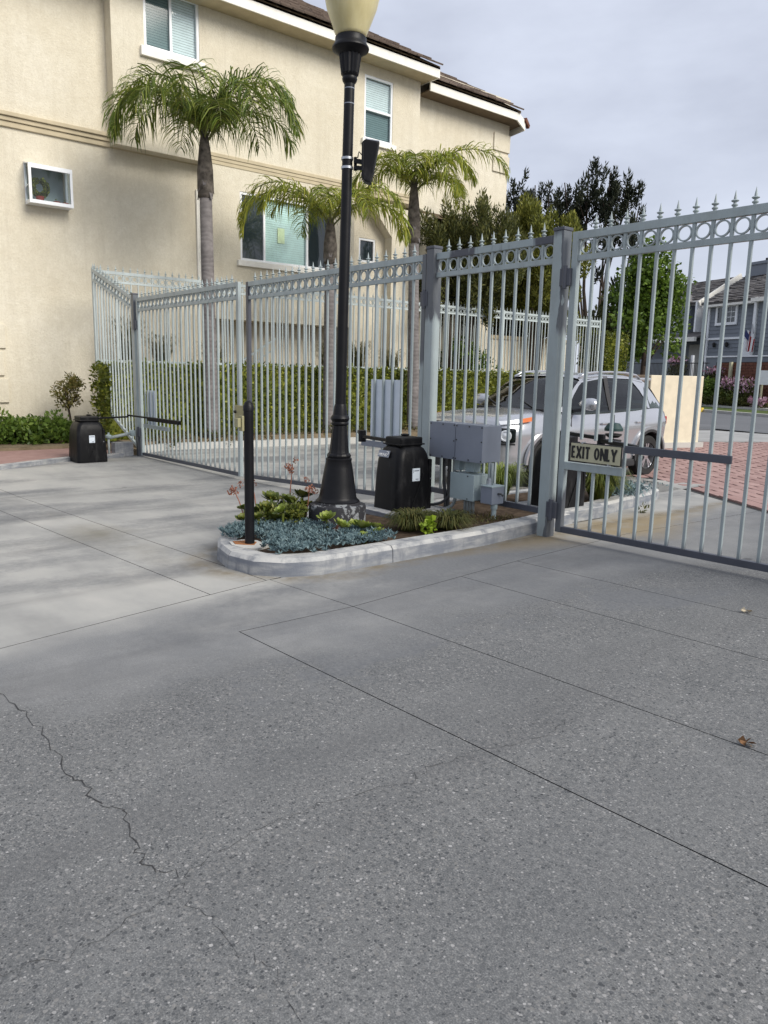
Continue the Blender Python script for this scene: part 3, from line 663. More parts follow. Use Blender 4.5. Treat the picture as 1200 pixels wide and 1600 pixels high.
def gates():
    base_meshes()
    g = 'steel posts of the driveway gates'
    post('gate_post', 'thick exit gate post with slate repainted upper face, right of the fixed panel', .02, -.02, 2.82, 'postexit', group=g)
    post('gate_post', 'gate post with dark slate painted top third, behind the centre black operator box', -1.66, .0, 2.84, 'posttop', group=g)
    post('gate_post', 'left gate post beside the far black operator box, dark top and dark foot', -9.84, -.18, 2.88, 'postleft', .05, group=g)
    # exit leaf
    t = thing('exit_gate', 'pale grey steel exit gate leaf carrying the EXIT ONLY sign', 'gate', (.15, 0, .06), 'swing gate leaves')
    gate_panel(t, .15, 3.78, .065, .115, 2.765, stile_mats=('stileex', 'gate'), short=(.75, .665, .95))
    MB().box(.212, .83, -.028, .028, .665, .735).build('sign_rail', 'gate', t, bevel=.004)
    MB().box(.843, 1.77, -.04, -.014, .872, .935).build('arm_bracket_rail', 'slate', t, bevel=.004)
    hinge(t, .115, 2.38); hinge(t, .115, .27)
    s = thing('exit_only_sign', 'small cream sign with black EXIT ONLY letters on the right gate', 'sign', (.56, -.04, .85))
    MB().box(.292, .822, -.052, -.036, .752, .925).build('sign_border', 'ink', s, bevel=.002)
    MB().box(.298, .816, -.0555, -.050, .759, .918).build('sign_face', 'signface', s)
    S = .0195; yy = (-.060, -.055)
    def stroke(m, p, q): m.bar((p[0], -.0575, p[1]), (q[0], -.0575, q[1]), .004, S, up=(q[1]-p[1], 0, -(q[0]-p[0])))
    hgt, z0 = .108, .785
    L = {'E': [((0, 0), (0, 1)), ((0, .07), (.85, .07)), ((0, .93), (.85, .93)), ((0, .5), (.72, .5))],
         'X': [((0.05, 0), (.95, 1)), ((.05, 1), (.95, 0))], 'I': [((.5, 0), (.5, 1))], 'T': [((.5, 0), (.5, 1)), ((0, .92), (1, .92))],
         'N': [((.06, 0), (.06, 1)), ((.94, 0), (.94, 1)), ((.06, 1), (.94, 0))], 'L': [((.1, 0), (.1, 1)), ((.02, .07), (.9, .07))],
         'Y': [((.5, 0), (.5, .5)), ((.5, .45), (.02, 1)), ((.5, .45), (.98, 1))]}
    x = .316
    for ch, w in zip('EXIT ONLY', (.034, .050, .018, .046, .020, .056, .050, .034, .050)):
        if ch == 'O':
            m = MB(); n = 18; vs = []
            for k in range(n):
                a = 2*PI*k/n
                for (rx, rz) in ((w/2, hgt/2), (w/2-S, hgt/2-S*.95)):
                    for yv in (-.0595, -.0555): vs.append((x+w/2+rx*math.cos(a), yv, z0+hgt/2+rz*math.sin(a)))
            fs = []
            for k in range(n):
                j = (k+1) % n
                for e, e2 in ((0, 1), (1, 3), (3, 2), (2, 0)): fs.append((k*4+e, k*4+e2, j*4+e2, j*4+e))
            m.add(vs, fs).build('letter', 'ink', s)
        elif ch != ' ':
            m = MB()
            for i, (p, q) in enumerate(L[ch]): 
                m.bar((x+p[0]*w, -.0575-.0002*i, z0+p[1]*hgt), (x+q[0]*w, -.0575-.0002*i, z0+q[1]*hgt), S, .004, up=(0, 1, 0))
            m.build('letter', 'ink', s)
        x += w+.013
    for cx, cz in ((.42, .925), (.70, .752)): MB().box(cx-.008, cx+.008, -.062, -.02, cz-.008, cz+.008).build('sign_clip', 'steel', s)
    # fixed panel between the two posts
    t = thing('fixed_gate_panel', 'narrow fixed picket panel between two posts behind the grey boxes', 'fence panel', (-1.5, 0, .2))
    gate_panel(t, -1.60, -.04, .215, .205, 2.765, stiles=False, rmat='railpatch')
    # centre leaf
    t = thing('entry_gate', 'centre entry gate leaf standing behind the black lamp post', 'gate', (-5.62, 0, -.1), 'swing gate leaves')
    gate_panel(t, -5.63, -1.755, -.11, .07, 2.77, stile_mats=('slate', 'stiletop'), pitch=.162)
    hinge(t, -1.74, 2.3); hinge(t, -1.74, .4)
    MB().box(-2.72, -2.16, .016, .022, .70, 1.43).build('cover_plate', 'plate', t, bevel=.002)
    MB().box(-2.82, -2.1, -.045, -.014, .63, .70).build('arm_bracket_rail', 'elec', t, bevel=.003)
    # left leaf
    t = thing('entry_gate', 'left entry gate leaf hinged beside the far operator box', 'gate', (-9.72, 0, -.13), 'swing gate leaves')
    gate_panel(t, -9.72, -5.86, -.145, -.115, 2.79, stile_mats=('gate', 'gate'), pitch=.162)
    hinge(t, -9.74, 2.3); hinge(t, -9.74, .3)
    MB().box(-9.45, -9.05, .016, .022, .45, 1.1).build('cover_plate', 'plate', t)
    MB().box(-9.5, -8.4, -.05, -.014, .40, .47).build('arm_bracket_rail', 'gate', t)
    MB().box(-5.96, -5.70, -.06, -.029, .78, .98).build('lock_plate', 'brass', t, bevel=.004)
    MB().lathe([(.02, 0), (.02, .02), (.0, .022)], n=10).mesh('x', 'ink')
    m = MB().tube([(-5.92, -.06, .88), (-5.92, -.085, .88)], .022, 10); m.build('lock_knob', 'ink', t)
    # raked side fence from the left post up to the back fence corner
    t = thing('side_fence', 'short raked pale picket fence climbing from the left post to the wall', 'fence', (-10.9, 0, 0))
    zt = lambda x: 2.83+(-9.93-x)*.335
    zb = lambda x: .0+(-9.93-x)*.42
    x0, x1 = -11.96, -9.93
    MB().bar((x0, 0, zt(x0)-.035), (x1, 0, zt(x1)-.035), .045, .068).build('top_rail', 'fence', t)
    MB().bar((x0, 0, zt(x0)-.225), (x1, 0, zt(x1)-.225), .04, .05).build('middle_rail', 'fence', t)
    MB().bar((x0, 0, zb(x0)), (x1, 0, zb(x1)), .04, .05).build('bottom_rail', 'fence', t)
    n = 13
    for i in range(n):
        x = x0+(x1-x0)*(i+.5)/n
        MB().box(x-.0125, x+.0125, -.0125, .0125, zb(x), zt(x)-.06).build('picket', 'fence', t)
        link('finial', ME['finial'], t, (x, 0, zt(x)))
        if i < n-1:
            link('ring', ME['ring'], t, (x+(x1-x0)/n/2, 0, zt(x+(x1-x0)/n/2)-.134))
    # back fence on the retaining wall
    t = thing('back_fence', 'long pale picket fence with spear tips running above the clipped hedge', 'fence', (-12.03, 9, 1.6))
    zb_, zt_ = 1.615, 3.50; X = -12.03; y0, y1 = .02, 17.8
    MB().box(X-.022, X+.022, y0, y1, zt_-.062, zt_).build('top_rail', 'fence', t)
    MB().box(X-.018, X+.018, y0, y1, zt_-.24, zt_-.195).build('middle_rail', 'fence', t)
    MB().box(X-.02, X+.02, y0, y1, zb_, zb_+.05).build('bottom_rail', 'fence', t)
    n = 112; p = (y1-y0)/n; pm = MB().box(-.012, .012, -.012, .012, 0, zt_-.06-zb_).mesh('picket', 'fence')
    for i in range(n+1):
        y = y0+i*p
        if i % 16 == 0: MB().box(X-.03, X+.03, y-.03, y+.03, 1.5, zt_+.03).build('fence_post', 'fence', t)
        else: link('picket', pm, t, (X, y, zb_))
        link('finial', ME['finial_far'], t, (X, y, zt_))
        if i < n: link('ring', ME['ring_far'], t, (X, y+p/2, zt_-.13))
gates()

# ------------------------------------------------------------------ black bollard post at the island tip
def bollard():
    t = thing('latch_post', 'slim black round post with ball top at the rounded island tip', 'post', (-.79, -2.76, .12))
    c = (-.79, -2.76, gz(-.79)+.13)
    MB().lathe([(.039, 0), (.039, 1.08), (.043, 1.082), (.043, 1.12), (.037, 1.13), (.031, 1.145), (.018, 1.158), (.002, 1.163)], c, 16).build('post_shaft', 'black', t, smooth=.6)
    MB().box(-.845, -.785, -2.82, -2.80, 1.03, 1.15).box(-.86, -.80, -2.85, -2.82, 1.06, 1.13).build('latch_bracket', 'brass', t, bevel=.004)
bollard()

# ------------------------------------------------------------------ lamp post
def lamp():
    cx, cy = -1.12, -1.645; z0 = gz(cx)+.1
    t = thing('street_lamp', 'tall black cast lamp post with yellowed globe on the planter island', 'street lamp', (cx, cy, z0))
    lean = Vector((.64, .77, 0))*.018      # slight lean to the right, as in the photograph
    def B(prof, name, mat, n=28, flute=0, smooth=.6, bevel=0):
        m = MB().lathe(prof, (cx, cy, z0), n, flute)
        m.v = [(x+lean.x*(z-z0), y+lean.y*(z-z0), z) for x, y, z in m.v]
        return m.build(name, mat, t, smooth=smooth)
    B([(.266, -.08), (.266, .205), (.258, .228), (.24, .235), (.215, .237), (.212, .25), (.20, .255)], 'footing', 'flaking', 40)
    B([(.205, .235), (.205, .262), (.19, .275), (.18, .285), (.174, .30), (.155, .42), (.13, .57), (.117, .63), (.120, .64), (.120, .655), (.10, .668)], 'base_bell', 'black')
    B([(.10, .66), (.111, .67), (.113, .682), (.106, .698), (.094, .706), (.091, .72), (.088, .74), (.068, .965)], 'lower_shaft', 'black', 32, .03, smooth=.3)
    B([(.068, .955), (.078, .965), (.080, .978), (.073, .99), (.082, 1.008), (.088, 1.02), (.080, 1.04), (.066, 1.055), (.062, 1.09), (.056, 1.13), (.05, 1.15)], 'collar', 'black')
    B([(.049, 1.12), (.048, 2.0), (.0455, 3.2), (.0445, 3.60), (.0445, 3.87)], 'shaft', 'black', 24)
    for z in (3.68, 3.80): B([(.0446, z), (.0455, z+.002), (.0455, z+.006), (.0446, z+.008)], 'band', 'elec', 20)
    B([(.045, 3.84), (.060, 3.862), (.065, 3.88), (.060, 3.895), (.066, 3.905), (.076, 3.92)], 'neck', 'black')
    B([(.074, 3.91), (.078, 3.94), (.098, 4.075)], 'fluted_cup', 'black', 32, .10, smooth=.2)
    B([(.098, 4.065), (.115, 4.08), (.15, 4.098), (.157, 4.11), (.156, 4.122), (.142, 4.14), (.132, 4.16), (.132, 4.195), (.122, 4.205)], 'rim', 'black')
    B([(.118, 4.20), (.135, 4.23), (.176, 4.334), (.210, 4.42), (.228, 4.50), (.238, 4.62), (.236, 4.74), (.215, 4.86), (.175, 4.96), (.12, 5.03), (.05, 5.07), (.04, 5.11), (.012, 5.17), (.001, 5.18)], 'globe', 'globe', 32, smooth=True)
    # floodlight / camera clamped on the pole
    s = thing('pole_mounted_floodlight', 'black wedge shaped floodlight clamped to the lamp post with steel bands', 'floodlight', (cx+.1, cy+.1, 3.3))
    ax = Vector((.64, .77, 0)); ay = Vector((-.77, .64, 0)); cc = Vector((cx, cy, 0))+lean*3.2
    def W(a, b, z): v = cc+ax*a+ay*b; return (v.x, v.y, z)
    for z in (3.24, 3.315): MB().ring(W(0, 0, z), .053, .009, .02, axis='z', n=24).build('steel_band', 'steel', s, smooth=.5)
    m = MB(); m.bar(W(.06, 0, 3.30), W(.145, -.02, 3.285), .03, .035).bar(W(.06, 0, 3.245), W(.145, -.02, 3.235), .03, .03).bar(W(.07, 0, 3.22), W(.07, 0, 3.33), .02, .02); m.build('bracket', 'black', s)
    m = MB().tube([W(.14, -.02, 3.33), W(.10, -.02, 3.37), (W(.09, -.02, 3.32))], .006, 6); m.build('cable', 'black', s)
    # wedge body: wide top, narrow bottom
    V = []
    prof = [(.125, 3.43), (.15, 3.455), (.275, 3.435), (.25, 3.30), (.232, 3.20), (.205, 3.105), (.15, 3.12), (.125, 3.16)]
    m = MB(); n = len(prof)
    m.add([W(a, -.085, z) for a, z in prof]+[W(a, .03, z) for a, z in prof], [tuple(range(n)), tuple(range(2*n-1, n-1, -1))]+[(i, n+i, n+(i+1) % n, (i+1) % n) for i in range(n)])
    m.build('housing', 'plastic', s, bevel=.012)
    m = MB().bar(W(.155, -.03, 3.459), W(.275, -.03, 3.442), .10, .008); m.build('top_trim', 'steel', s)
    m = MB().bar(W(.134, -.09, 3.2), W(.134, -.09, 3.42), .02, .006); m.build('lens_strip', 'black', s)
lamp()

# ------------------------------------------------------------------ gate operators (black boxes)
def operator(label, cx, cy, zb, w=.46, d=.50, h=.70, logo=False, sticker=True, flip=False):
    """black moulded cover; logo on the -Y... faces: sticker face +X, logo on -Y"""
    t = thing('gate_operator', label, 'gate operator', (cx, cy, zb), 'black gate operator boxes')
    m = MB(); vs = []; fs = []
    lev = [(0, 1.0, .0), (.02, 1.0, .0), (.55*h, .945, .0), (.78*h, .895, .0), (.88*h, .83, .02), (.95*h, .74, .06), (h, .60, .1)]
    nseg = 6
    for (z, s, _) in lev:
        r = .065+.06*(1-s)
        for qx, qy, a0 in ((1, 1, 0), (-1, 1, 90), (-1, -1, 180), (1, -1, 270)):
            for k in range(nseg+1):
                a = math.radians(a0+90*k/nseg)
                vs.append((cx+qx*(w/2*s-r)+r*math.cos(a), cy+qy*(d/2*s-r)+r*math.sin(a), zb+z))
    n = 4*(nseg+1)
    for i in range(len(lev)-1):
        for k in range(n): fs.append((i*n+k, i*n+(k+1) % n, (i+1)*n+(k+1) % n, (i+1)*n+k))
    fs += [tuple(range(n-1, -1, -1)), tuple((len(lev)-1)*n+k for k in range(n))]
    m.add(vs, fs).build('cover', 'plastic', t, smooth=.9)
    MB().box(cx-w*.30, cx+w*.30, cy-d*.30, cy+d*.30, zb+h-.01, zb+h+.085).build('cap', 'plastic', t, bevel=.018)
    MB().box(cx-w*.335, cx+w*.335, cy-d*.335, cy+d*.335, zb+h+.005, zb+h+.02).build('cap_rim', 'plastic', t, bevel=.006)
    MB().lathe([(.03, 0), (.045, .008), (.045, .018), (.02, .024)], (cx-w*.12, cy+d*.12, zb+h+.085), 14).build('knob', 'plastic', t, smooth=.5)
    xf = cx+w/2*.955
    # moulded diagonal rib and recessed edge panel on the +X side
    MB().bar((xf+.012, cy-.09, zb+.02), (xf+.003, cy+.10, zb+.42), .012, .016).build('side_rib', 'plastic', t, bevel=.004)
    MB().box(xf-.03, xf+.006, cy+d*.355, cy+d*.43, zb+.0, zb+h*.80).build('hinge_strip', 'plastic', t, bevel=.008)
    MB().tube([(xf+.009, cy+.195, zb+.36), (xf+.016, cy+.195, zb+.36)], .008, 8).build('screw', 'steel', t)
    if sticker:
        s = MB().box(xf-.004, xf+.0042, cy-.055, cy+.045, zb+.345, zb+.475).build('sticker', 'label', t)
        [MB().box(xf+.0040, xf+.0052, cy+a, cy+b, zb+c, zb+d).build('printed_mark', 'elec', s) for a, b, c, d in ((-.045, -.038, .43, .465), (-.03, .035, .445, .457), (-.01, .003, .355, .37), (.012, .025, .355, .37))]
    return t
def operators():
    t = operator('centre black gate operator box with round cap and logo, nearest the lamp post', -1.39, -.60, gz(-1.3)+.118, .43, .49, .70)
    # logo plate on the sloped shoulder of the -Y face
    cx, cy, zb = -1.39, -.60, gz(-1.3)+.118
    yl = cy-.49/2*.90
    R = Matrix.Translation((cx-.055, yl+.002, zb+.612))@Matrix.Rotation(math.radians(68), 4, 'X')
    m = MB().box(-.085, .085, -.036, .036, 0, .004); m.v = [tuple(R@Vector(p)) for p in m.v]
    lp = m.build('logo_plate', 'elec', t)
    cu = bpy.data.curves.new('logo_text', 'FONT'); cu.body = 'VIKING'; cu.size = .042; cu.align_x = 'CENTER'; cu.extrude = .001; cu.offset = .0008; cu.shear = .2
    cu.materials.append(M['white']); fo = bpy.data.objects.new('logo_curve', cu); COL.objects.link(fo); bpy.context.view_layer.update(); tme = bpy.data.meshes.new_from_object(fo.evaluated_get(bpy.context.evaluated_depsgraph_get())); bpy.data.objects.remove(fo); fo = bpy.data.objects.new('logo_text', tme); COL.objects.link(fo); fo.parent = lp
    o = ORG[lp.name]; fo.matrix_local = Matrix.Translation((-o[0], -o[1], -o[2]))@R@Matrix.Translation((-.012, -.026, .0055))
    m = MB().ring((.052, .008, .0055), .022, .006, .002, axis='z', n=12, a0=-.9, a1=2.3); m.v = [tuple(R@Vector(p)) for p in m.v]
    m.build('logo_swoosh', 'white', lp)
    # arm of the centre operator to the gate leaf
    a = t
    MB().bar((-1.5, -.52, .79), (-2.32, -.42, .79), .05, .035).tube([(-2.32, -.42, .73), (-2.32, -.42, .86)], .045, 12).build('upper_arm', 'black', a, bevel=.004)
    MB().bar((-2.32, -.42, .80), (-2.85, -.05, .80), .05, .035).build('forearm', 'black', a, bevel=.004)
    # left operator
    a = operator('far left black gate operator box with a long thin arm, beside the sapling', -9.40, -1.14, -.16, .54, .54, .72)
    MB().bar((-9.4, -.95, .60), (-9.62, -.30, .60), .05, .03).bar((-9.62, -.30, .63), (-8.1, -.06, .60), .04, .03).build('upper_arm', 'black', a, bevel=.004)
    MB().bar((-8.9, -.20, .60), (-7.9, -.06, .585), .06, .07).build('forearm', 'black', a, bevel=.006)
    # exit operator behind the gate, with arm to the exit leaf
    a = operator('right black gate operator box behind the exit gate post', -.58, .93, gz(-.6)+.118, .44, .48, .70, sticker=False)
    MB().bar((-.58, .93, .92), (.15, .62, .92), .05, .035).build('upper_arm', 'black', a, bevel=.004)
    MB().bar((.15, .62, .90), (1.15, .035, .90), .05, .04).tube([(.15, .62, .85), (.15, .62, .96)], .04, 10).build('forearm', 'black', a, bevel=.004)
    # photo eye / pipe fittings on a small block beside the left gate post
    t = thing('valve_assembly', 'grey pipe valve on a concrete block between the left operator and gate post', 'valve', (-9.95, -.3, -.17))
    MB().box(-10.05, -9.85, -.48, -.12, -.2, .10).build('concrete_block', 'kerb', t, bevel=.01)
    MB().tube([(-9.78, -.62, -.17), (-9.78, -.62, .22)], .022, 8).tube([(-9.78, -.62, .2), (-9.80, -.15, .28)], .03, 8).build('pipe', 'conduit', t, smooth=True)
    MB().lathe([(.05, 0), (.06, .02), (.06, .05), (.02, .07), (.02, .1)], (-9.78, -.62, .2), 12).lathe([(.045, 0), (.06, .03), (.05, .1), (.01, .12)], (-9.80, -.15, .22), 12).build('valve_body', 'elec2', t, smooth=.6)
operators()

# ------------------------------------------------------------------ electrical boxes on the fixed panel
def enclosures():
    def screws(t, pts, yf):
        for x, z in pts: MB().tube([(x, yf, z), (x, yf-.006, z)], .007, 8).build('screw', 'ink', t)
    g = 'grey electrical boxes on the gate panel'
    t = thing('junction_box', 'left slate grey electrical box beside the operator cover', 'electrical box', (-1.14, -.16, .8), g)
    MB().box(-1.335, -.965, -.275, -.04, .655, 1.015).build('box_body', 'elec', t, bevel=.005)
    MB().box(-1.34, -.96, -.287, -.274, .65, 1.02).build('cover', 'elec', t, bevel=.004)
    screws(t, [(-1.32, .67), (-1.14, .67), (-.975, .67), (-1.32, .84), (-.975, .84), (-1.32, 1.0), (-1.14, 1.0), (-.975, 1.0)], -.287)
    t = thing('junction_box', 'right deeper slate grey electrical box in front of the car grille', 'electrical box', (-.7, -.2, .8), g)
    MB().box(-.925, -.56, -.30, -.04, .655, 1.015).build('box_body', 'elec', t, bevel=.005)
    MB().box(-.929, -.556, -.312, -.299, .65, 1.02).build('cover', 'elec', t, bevel=.004)
    screws(t, [(-.92, .67), (-.74, .67), (-.57, .67), (-.915, .86), (-.57, .86), (-.915, 1.0), (-.74, 1.0), (-.57, 1.0)], -.312)
    t = thing('junction_box', 'lower pale green electrical box below the two slate boxes', 'electrical box', (-.8, -.2, .4), g)
    MB().box(-.99, -.665, -.29, -.07, .262, .52).build('box_body', 'elec2', t, bevel=.006)
    MB().box(-.995, -.66, -.302, -.289, .257, .525).build('cover', 'elec2', t, bevel=.005)
    screws(t, [(-.745, .505), (-.745, .275)], -.302)
    m = MB()
    for x in (-.89, -.85, -.81, -.77): m.tube([(x, -.18, .08), (x, -.18, .262)], .014, 8)
    m.build('conduit', 'conduit', t, smooth=True)
    t = thing('meter_box', 'smallest grey box with a round conduit fitting at lower right', 'electrical box', (-.5, -.2, .35), g)
    MB().box(-.585, -.43, -.28, -.11, .255, .43).build('box_body', 'elec', t, bevel=.008)
    MB().box(-.588, -.427, -.29, -.105, .425, .44).build('lid', 'elec2', t, bevel=.006)
    MB().tube([(-.55, -.2, .44), (-.55, -.2, .655)], .017, 10).tube([(-.515, -.2, .44), (-.515, -.2, .655)], .014, 10).build('conduit', 'conduit', t, smooth=True)
    MB().lathe([(.035, 0), (.035, .05), (.024, .06), (.024, .07)], (-.54, -.2, .44), 12).build('fitting', 'steel', t, smooth=.5)
    MB().tube([(-.47, -.2, .08), (-.47, -.2, .2)], .024, 10).lathe([(.03, 0), (.034, .01), (.034, .05), (.02, .06)], (-.47, -.2, .2), 10).build('riser_pipe', 'elec2', t, smooth=.6)
    MB().tube([(-.44, -.2, .36), (-.40, -.18, .36), (-.385, -.17, .34)], .01, 8).build('wire', 'hose', t, smooth=True)
    t = thing('conduit_bundle', 'dark flexible conduits hanging beneath the left slate box', 'conduits', (-1.2, -.15, .4))
    def hose(pts, r, mat):
        P = []
        for i in range(len(pts)-1):
            for k in range(6):
                f = k/6; a = Vector(pts[max(i-1, 0)]); b = Vector(pts[i]); c = Vector(pts[i+1]); d = Vector(pts[min(i+2, len(pts)-1)])
                P.append(.5*((2*b)+(c-a)*f+(2*a-5*b+4*c-d)*f*f+(3*b-a-3*c+d)*f**3))
        P.append(Vector(pts[-1])); MB().tube(P, r, 8).build('conduit', mat, t, smooth=True)
    hose([(-1.10, -.14, .66), (-1.10, -.14, .4), (-1.06, -.16, .2), (-1.14, -.2, .11), (-1.3, -.25, .10), (-1.45, -.3, .14)], .018, 'conduit')
    hose([(-1.28, -.12, .66), (-1.27, -.12, .4), (-1.22, -.14, .2), (-1.2, -.16, .08)], .018, 'hose')
    hose([(-1.20, -.12, .66), (-1.20, -.12, .3), (-1.17, -.14, .08)], .016, 'hose')
    hose([(-1.15, -.16, .66), (-1.14, -.16, .35), (-1.12, -.18, .25), (-1.2, -.25, .16), (-1.35, -.28, .13)], .014, 'hose')
    t = thing('photo_eye_housing', 'two pale grey sensor cylinders tucked below the slate electrical boxes', 'sensor', (-.9, -.1, .58))
    MB().box(-1.06, -.985, -.19, -.08, .53, .648).build('housing', 'elec2', t, bevel=.01)
    MB().box(-.90, -.78, -.19, -.08, .53, .648).build('housing', 'elec2', t, bevel=.01)
enclosures()

# ------------------------------------------------------------------ planter plants
def rosette_mesh(n, R, mat, seed):
    rn = random.Random(seed); m = MB()
    for i in range(n):
        a = i*2.39996; f = i/n; r = R*(.25+.75*f); tilt = math.radians(80-68*f+rn.uniform(-5, 5)); w = R*(.34+.20*f)
        L = r; pts = []
        for k, (t, ww, bend) in enumerate(((0, .35, 0), (.45, .9, .02), (.8, 1.0, .10), (1.0, .05, .22))):
            d = L*t; x = d*math.cos(tilt); z = d*math.sin(tilt)+bend*L*.6
            pts.append((x, w*ww/2, z))
        vs = []; ca, sa = math.cos(a), math.sin(a)
        for x, y, z in pts:
            for s, dz in ((-1, .012*R*8), (0, 0), (1, .012*R*8)): vs.append((x*ca-s*y*sa, x*sa+s*y*ca, z+(dz*.3 if s else 0)))
        m.add(vs, [(k*3+e, k*3+e+1, k*3+e+4, k*3+e+3) for k in range(3) for e in (0, 1)])
    return m.mesh('rosette', mat, smooth=True, fixn=False)
def tuft(name, label, c, R, H, n, mat, cat='grass tuft', group=None, droop=.7):
    k = n; az = RNG.random(k)*2*PI; rr = R*.35*np.sqrt(RNG.random(k)); V = []; F = []
    m = MB()
    for i in range(k):
        a = az[i]; b = a+RNG.normal()*.5; L = H*(.6+.7*RNG.random()); bx, by = c[0]+rr[i]*math.cos(a), c[1]+rr[i]*math.sin(a)
        out = R*(.5+.6*RNG.random()); w = .0045
        P = [(bx, by, c[2]), (bx+out*.35*math.cos(b), by+out*.35*math.sin(b), c[2]+L*.75), (bx+out*.8*math.cos(b), by+out*.8*math.sin(b), c[2]+L*(1-.25*droop)), (bx+out*1.15*math.cos(b), by+out*1.15*math.sin(b), c[2]+L*(1-.8*droop))]
        px, py = -math.sin(b)*w, math.cos(b)*w; vs = []
        for j, p in enumerate(P):
            q = (1, .9, .7, .1)[j]
            vs += [(p[0]-px*q, p[1]-py*q, p[2]), (p[0]+px*q, p[1]+py*q, p[2])]
        m.add(vs, [(0, 1, 3, 2), (2, 3, 5, 4), (4, 5, 7, 6)])
    o = link(name, m.mesh(name, mat, c, smooth=True, fixn=False), None, c)
    return tag(o, label, cat, group)
def planter():
    z = .105
    # blue chalk-stick carpet: many small finger leaves
    pts = []
    while len(pts) < 1250:
        x, y = random.uniform(-1.5, -.16), random.uniform(-2.86, -1.5)
        ok = ((x+.75)**2/.74**2+(y+2.35)**2/.58**2 < 1 or (-.62 < x and -2.5 < y < -1.72)) and x < -.17-.0*(y) and (x+1.1)**2+(y+1.62)**2 > .30**2 and y > -2.9+.2*abs(x+.75)
        if ok and (x+.79)**2+(y+2.76)**2 > .012 and y > -2.80 and not (x < -.55 and x > -.98 and y < -2.62): pts.append((x, y))
    Cs, Ts = [], []
    for x, y in pts:
        h = .03+.055*random.random(); g = gz(x)+.115
        for k in range(9):
            d = Vector((random.gauss(0, .8), random.gauss(0, .8), random.uniform(.4, 1.3))).normalized()
            Cs.append((x+d.x*.018, y+d.y*.018, g+h+d.z*.016)); Ts.append(d)
    n = len(Cs); Ts = np.array([tuple(d) for d in Ts])
    sp = []
    me1 = quads_mesh('blue_succulent_carpet', Cs, Ts, np.cross(Ts, RNG.normal(size=(n, 3))), .042+.015*RNG.random(n), .013, 'blue')
    o = link('blue_succulent_carpet', me1, None, None, kind='stuff'); tag(o, 'low blue green succulent carpet filling the island tip', 'succulents')
    # bright green rosettes along the front edge
    rm = [rosette_mesh(34, .085, 'rosette', s) for s in (1, 2, 3)]
    dk = [rosette_mesh(34, .11, 'rosette_d', s) for s in (4, 5)]
    G = 'green rosette succulents in the planter'
    spots = [((-.85, -1.95, .21), 1.0, 'bright green rosette directly in front of the lamp post footing'),
             ((-.62, -1.97, .18), 1.05, 'low green rosette at the front, second to the right of the fallen coral bloom'),
             ((-.44, -1.88, .19), 1.15, 'large yellow green rosette near the kerb, right of the lamp'),
             ((-.33, -1.80, .15), .85, 'small green rosette right of the largest one by the kerb'),
             ((-1.18, -2.2, .25), 1.0, 'pale green rosette between black post and lamp footing'),
             ((-.65, -1.80, .17), .7, 'small rosette half hidden behind the large front rosette'),
             ((-.30, -1.95, .13), .9, 'lowest rosette leaning over the kerb edge'),
             ((-.45, -1.72, .17), .8, 'green rosette touching the lime leaf plant')]
    for i, (p, s, lab) in enumerate(spots):
        t = thing('rosette_succulent', lab, 'succulent', (p[0], p[1], .1), G)
        s *= 1.2; link('rosette_head', rm[i % 3], t, (p[0], p[1], p[2]+.015), rot=(.3+random.uniform(-.15, .1), .35+random.uniform(-.2, .2), i*1.3), scale=(s, s, s))
        MB().tube([(p[0], p[1], .06), p], .012, 6).build('stem', 'rosette_d', t)
    G2 = 'dark rosettes behind the black post'
    for i, (p, s) in enumerate((((-1.45, -2.20, .24), 1.1), ((-1.62, -2.05, .29), 1.2), ((-1.40, -2.0, .30), 1.1), ((-1.55, -1.75, .30), 1.2), ((-1.35, -1.85, .25), 1.0), ((-1.68, -2.3, .22), .9), ((-1.30, -2.38, .20), .9), ((-1.5, -2.42, .16), .8), ((-1.22, -2.05, .19), 1.0), ((-1.5, -1.95, .20), 1.2), ((-1.32, -2.2, .17), 1.0), ((-1.6, -2.2, .18), 1.1))):
        lab = ['olive rosette in the clump behind the black post', 'tallest olive rosette at the back of the clump by the post', 'olive rosette left of the lamp footing', 'olive rosette at the far island edge by the lamp', 'olive rosette touching the lamp footing', 'outermost olive rosette at the left kerb', 'olive rosette just right of the black post', 'lowest olive rosette beside the blue carpet', 'olive rosette just left of the pale one before the footing', 'broad olive rosette in the heart of the clump', 'low olive rosette under the pale green one', 'broad olive rosette at the left rim of the clump'][i]
        t = thing('rosette_succulent', lab, 'succulent', (p[0], p[1], .1), G2)
        link('rosette_head', dk[i % 2], t, p, rot=(.2, .2, i*.9), scale=(s, s, s)); MB().tube([(p[0], p[1], .05), p], .014, 6).build('stem', 'rosette_d', t)
    t = tag(foliage('leafy_clump', [((-1.42+random.gauss(0, .11), -2.06+random.gauss(0, .13), .14+random.random()*.13), .10) for _ in range(16)], 9000, .042, 'rosette_d', aspect=.42, up=.5, shell=.2), 'olive green leafy clump left of the lamp post footing', 'plant')
    # coral blooms on tall stalks
    for i, (p, h, lean, lab) in enumerate((((-1.55, -1.92), .52, (.02, .05), 'tallest coral flower stalk left of the lamp base'), ((-1.62, -2.2), .42, (-.10, -.02), 'coral flower stalk leaning left behind the black post'),
                                           ((-1.72, -2.28), .30, (-.12, -.06), 'shortest coral flower stalk over the left kerb'), ((-1.30, -1.88), .34, (.03, .03), 'coral flower stalk against the lamp footing'))):
        t = thing('flower_stalk', lab, 'flower', (p[0], p[1], .2), 'coral flower stalks')
        top = (p[0]+lean[0], p[1]+lean[1], .12+h)
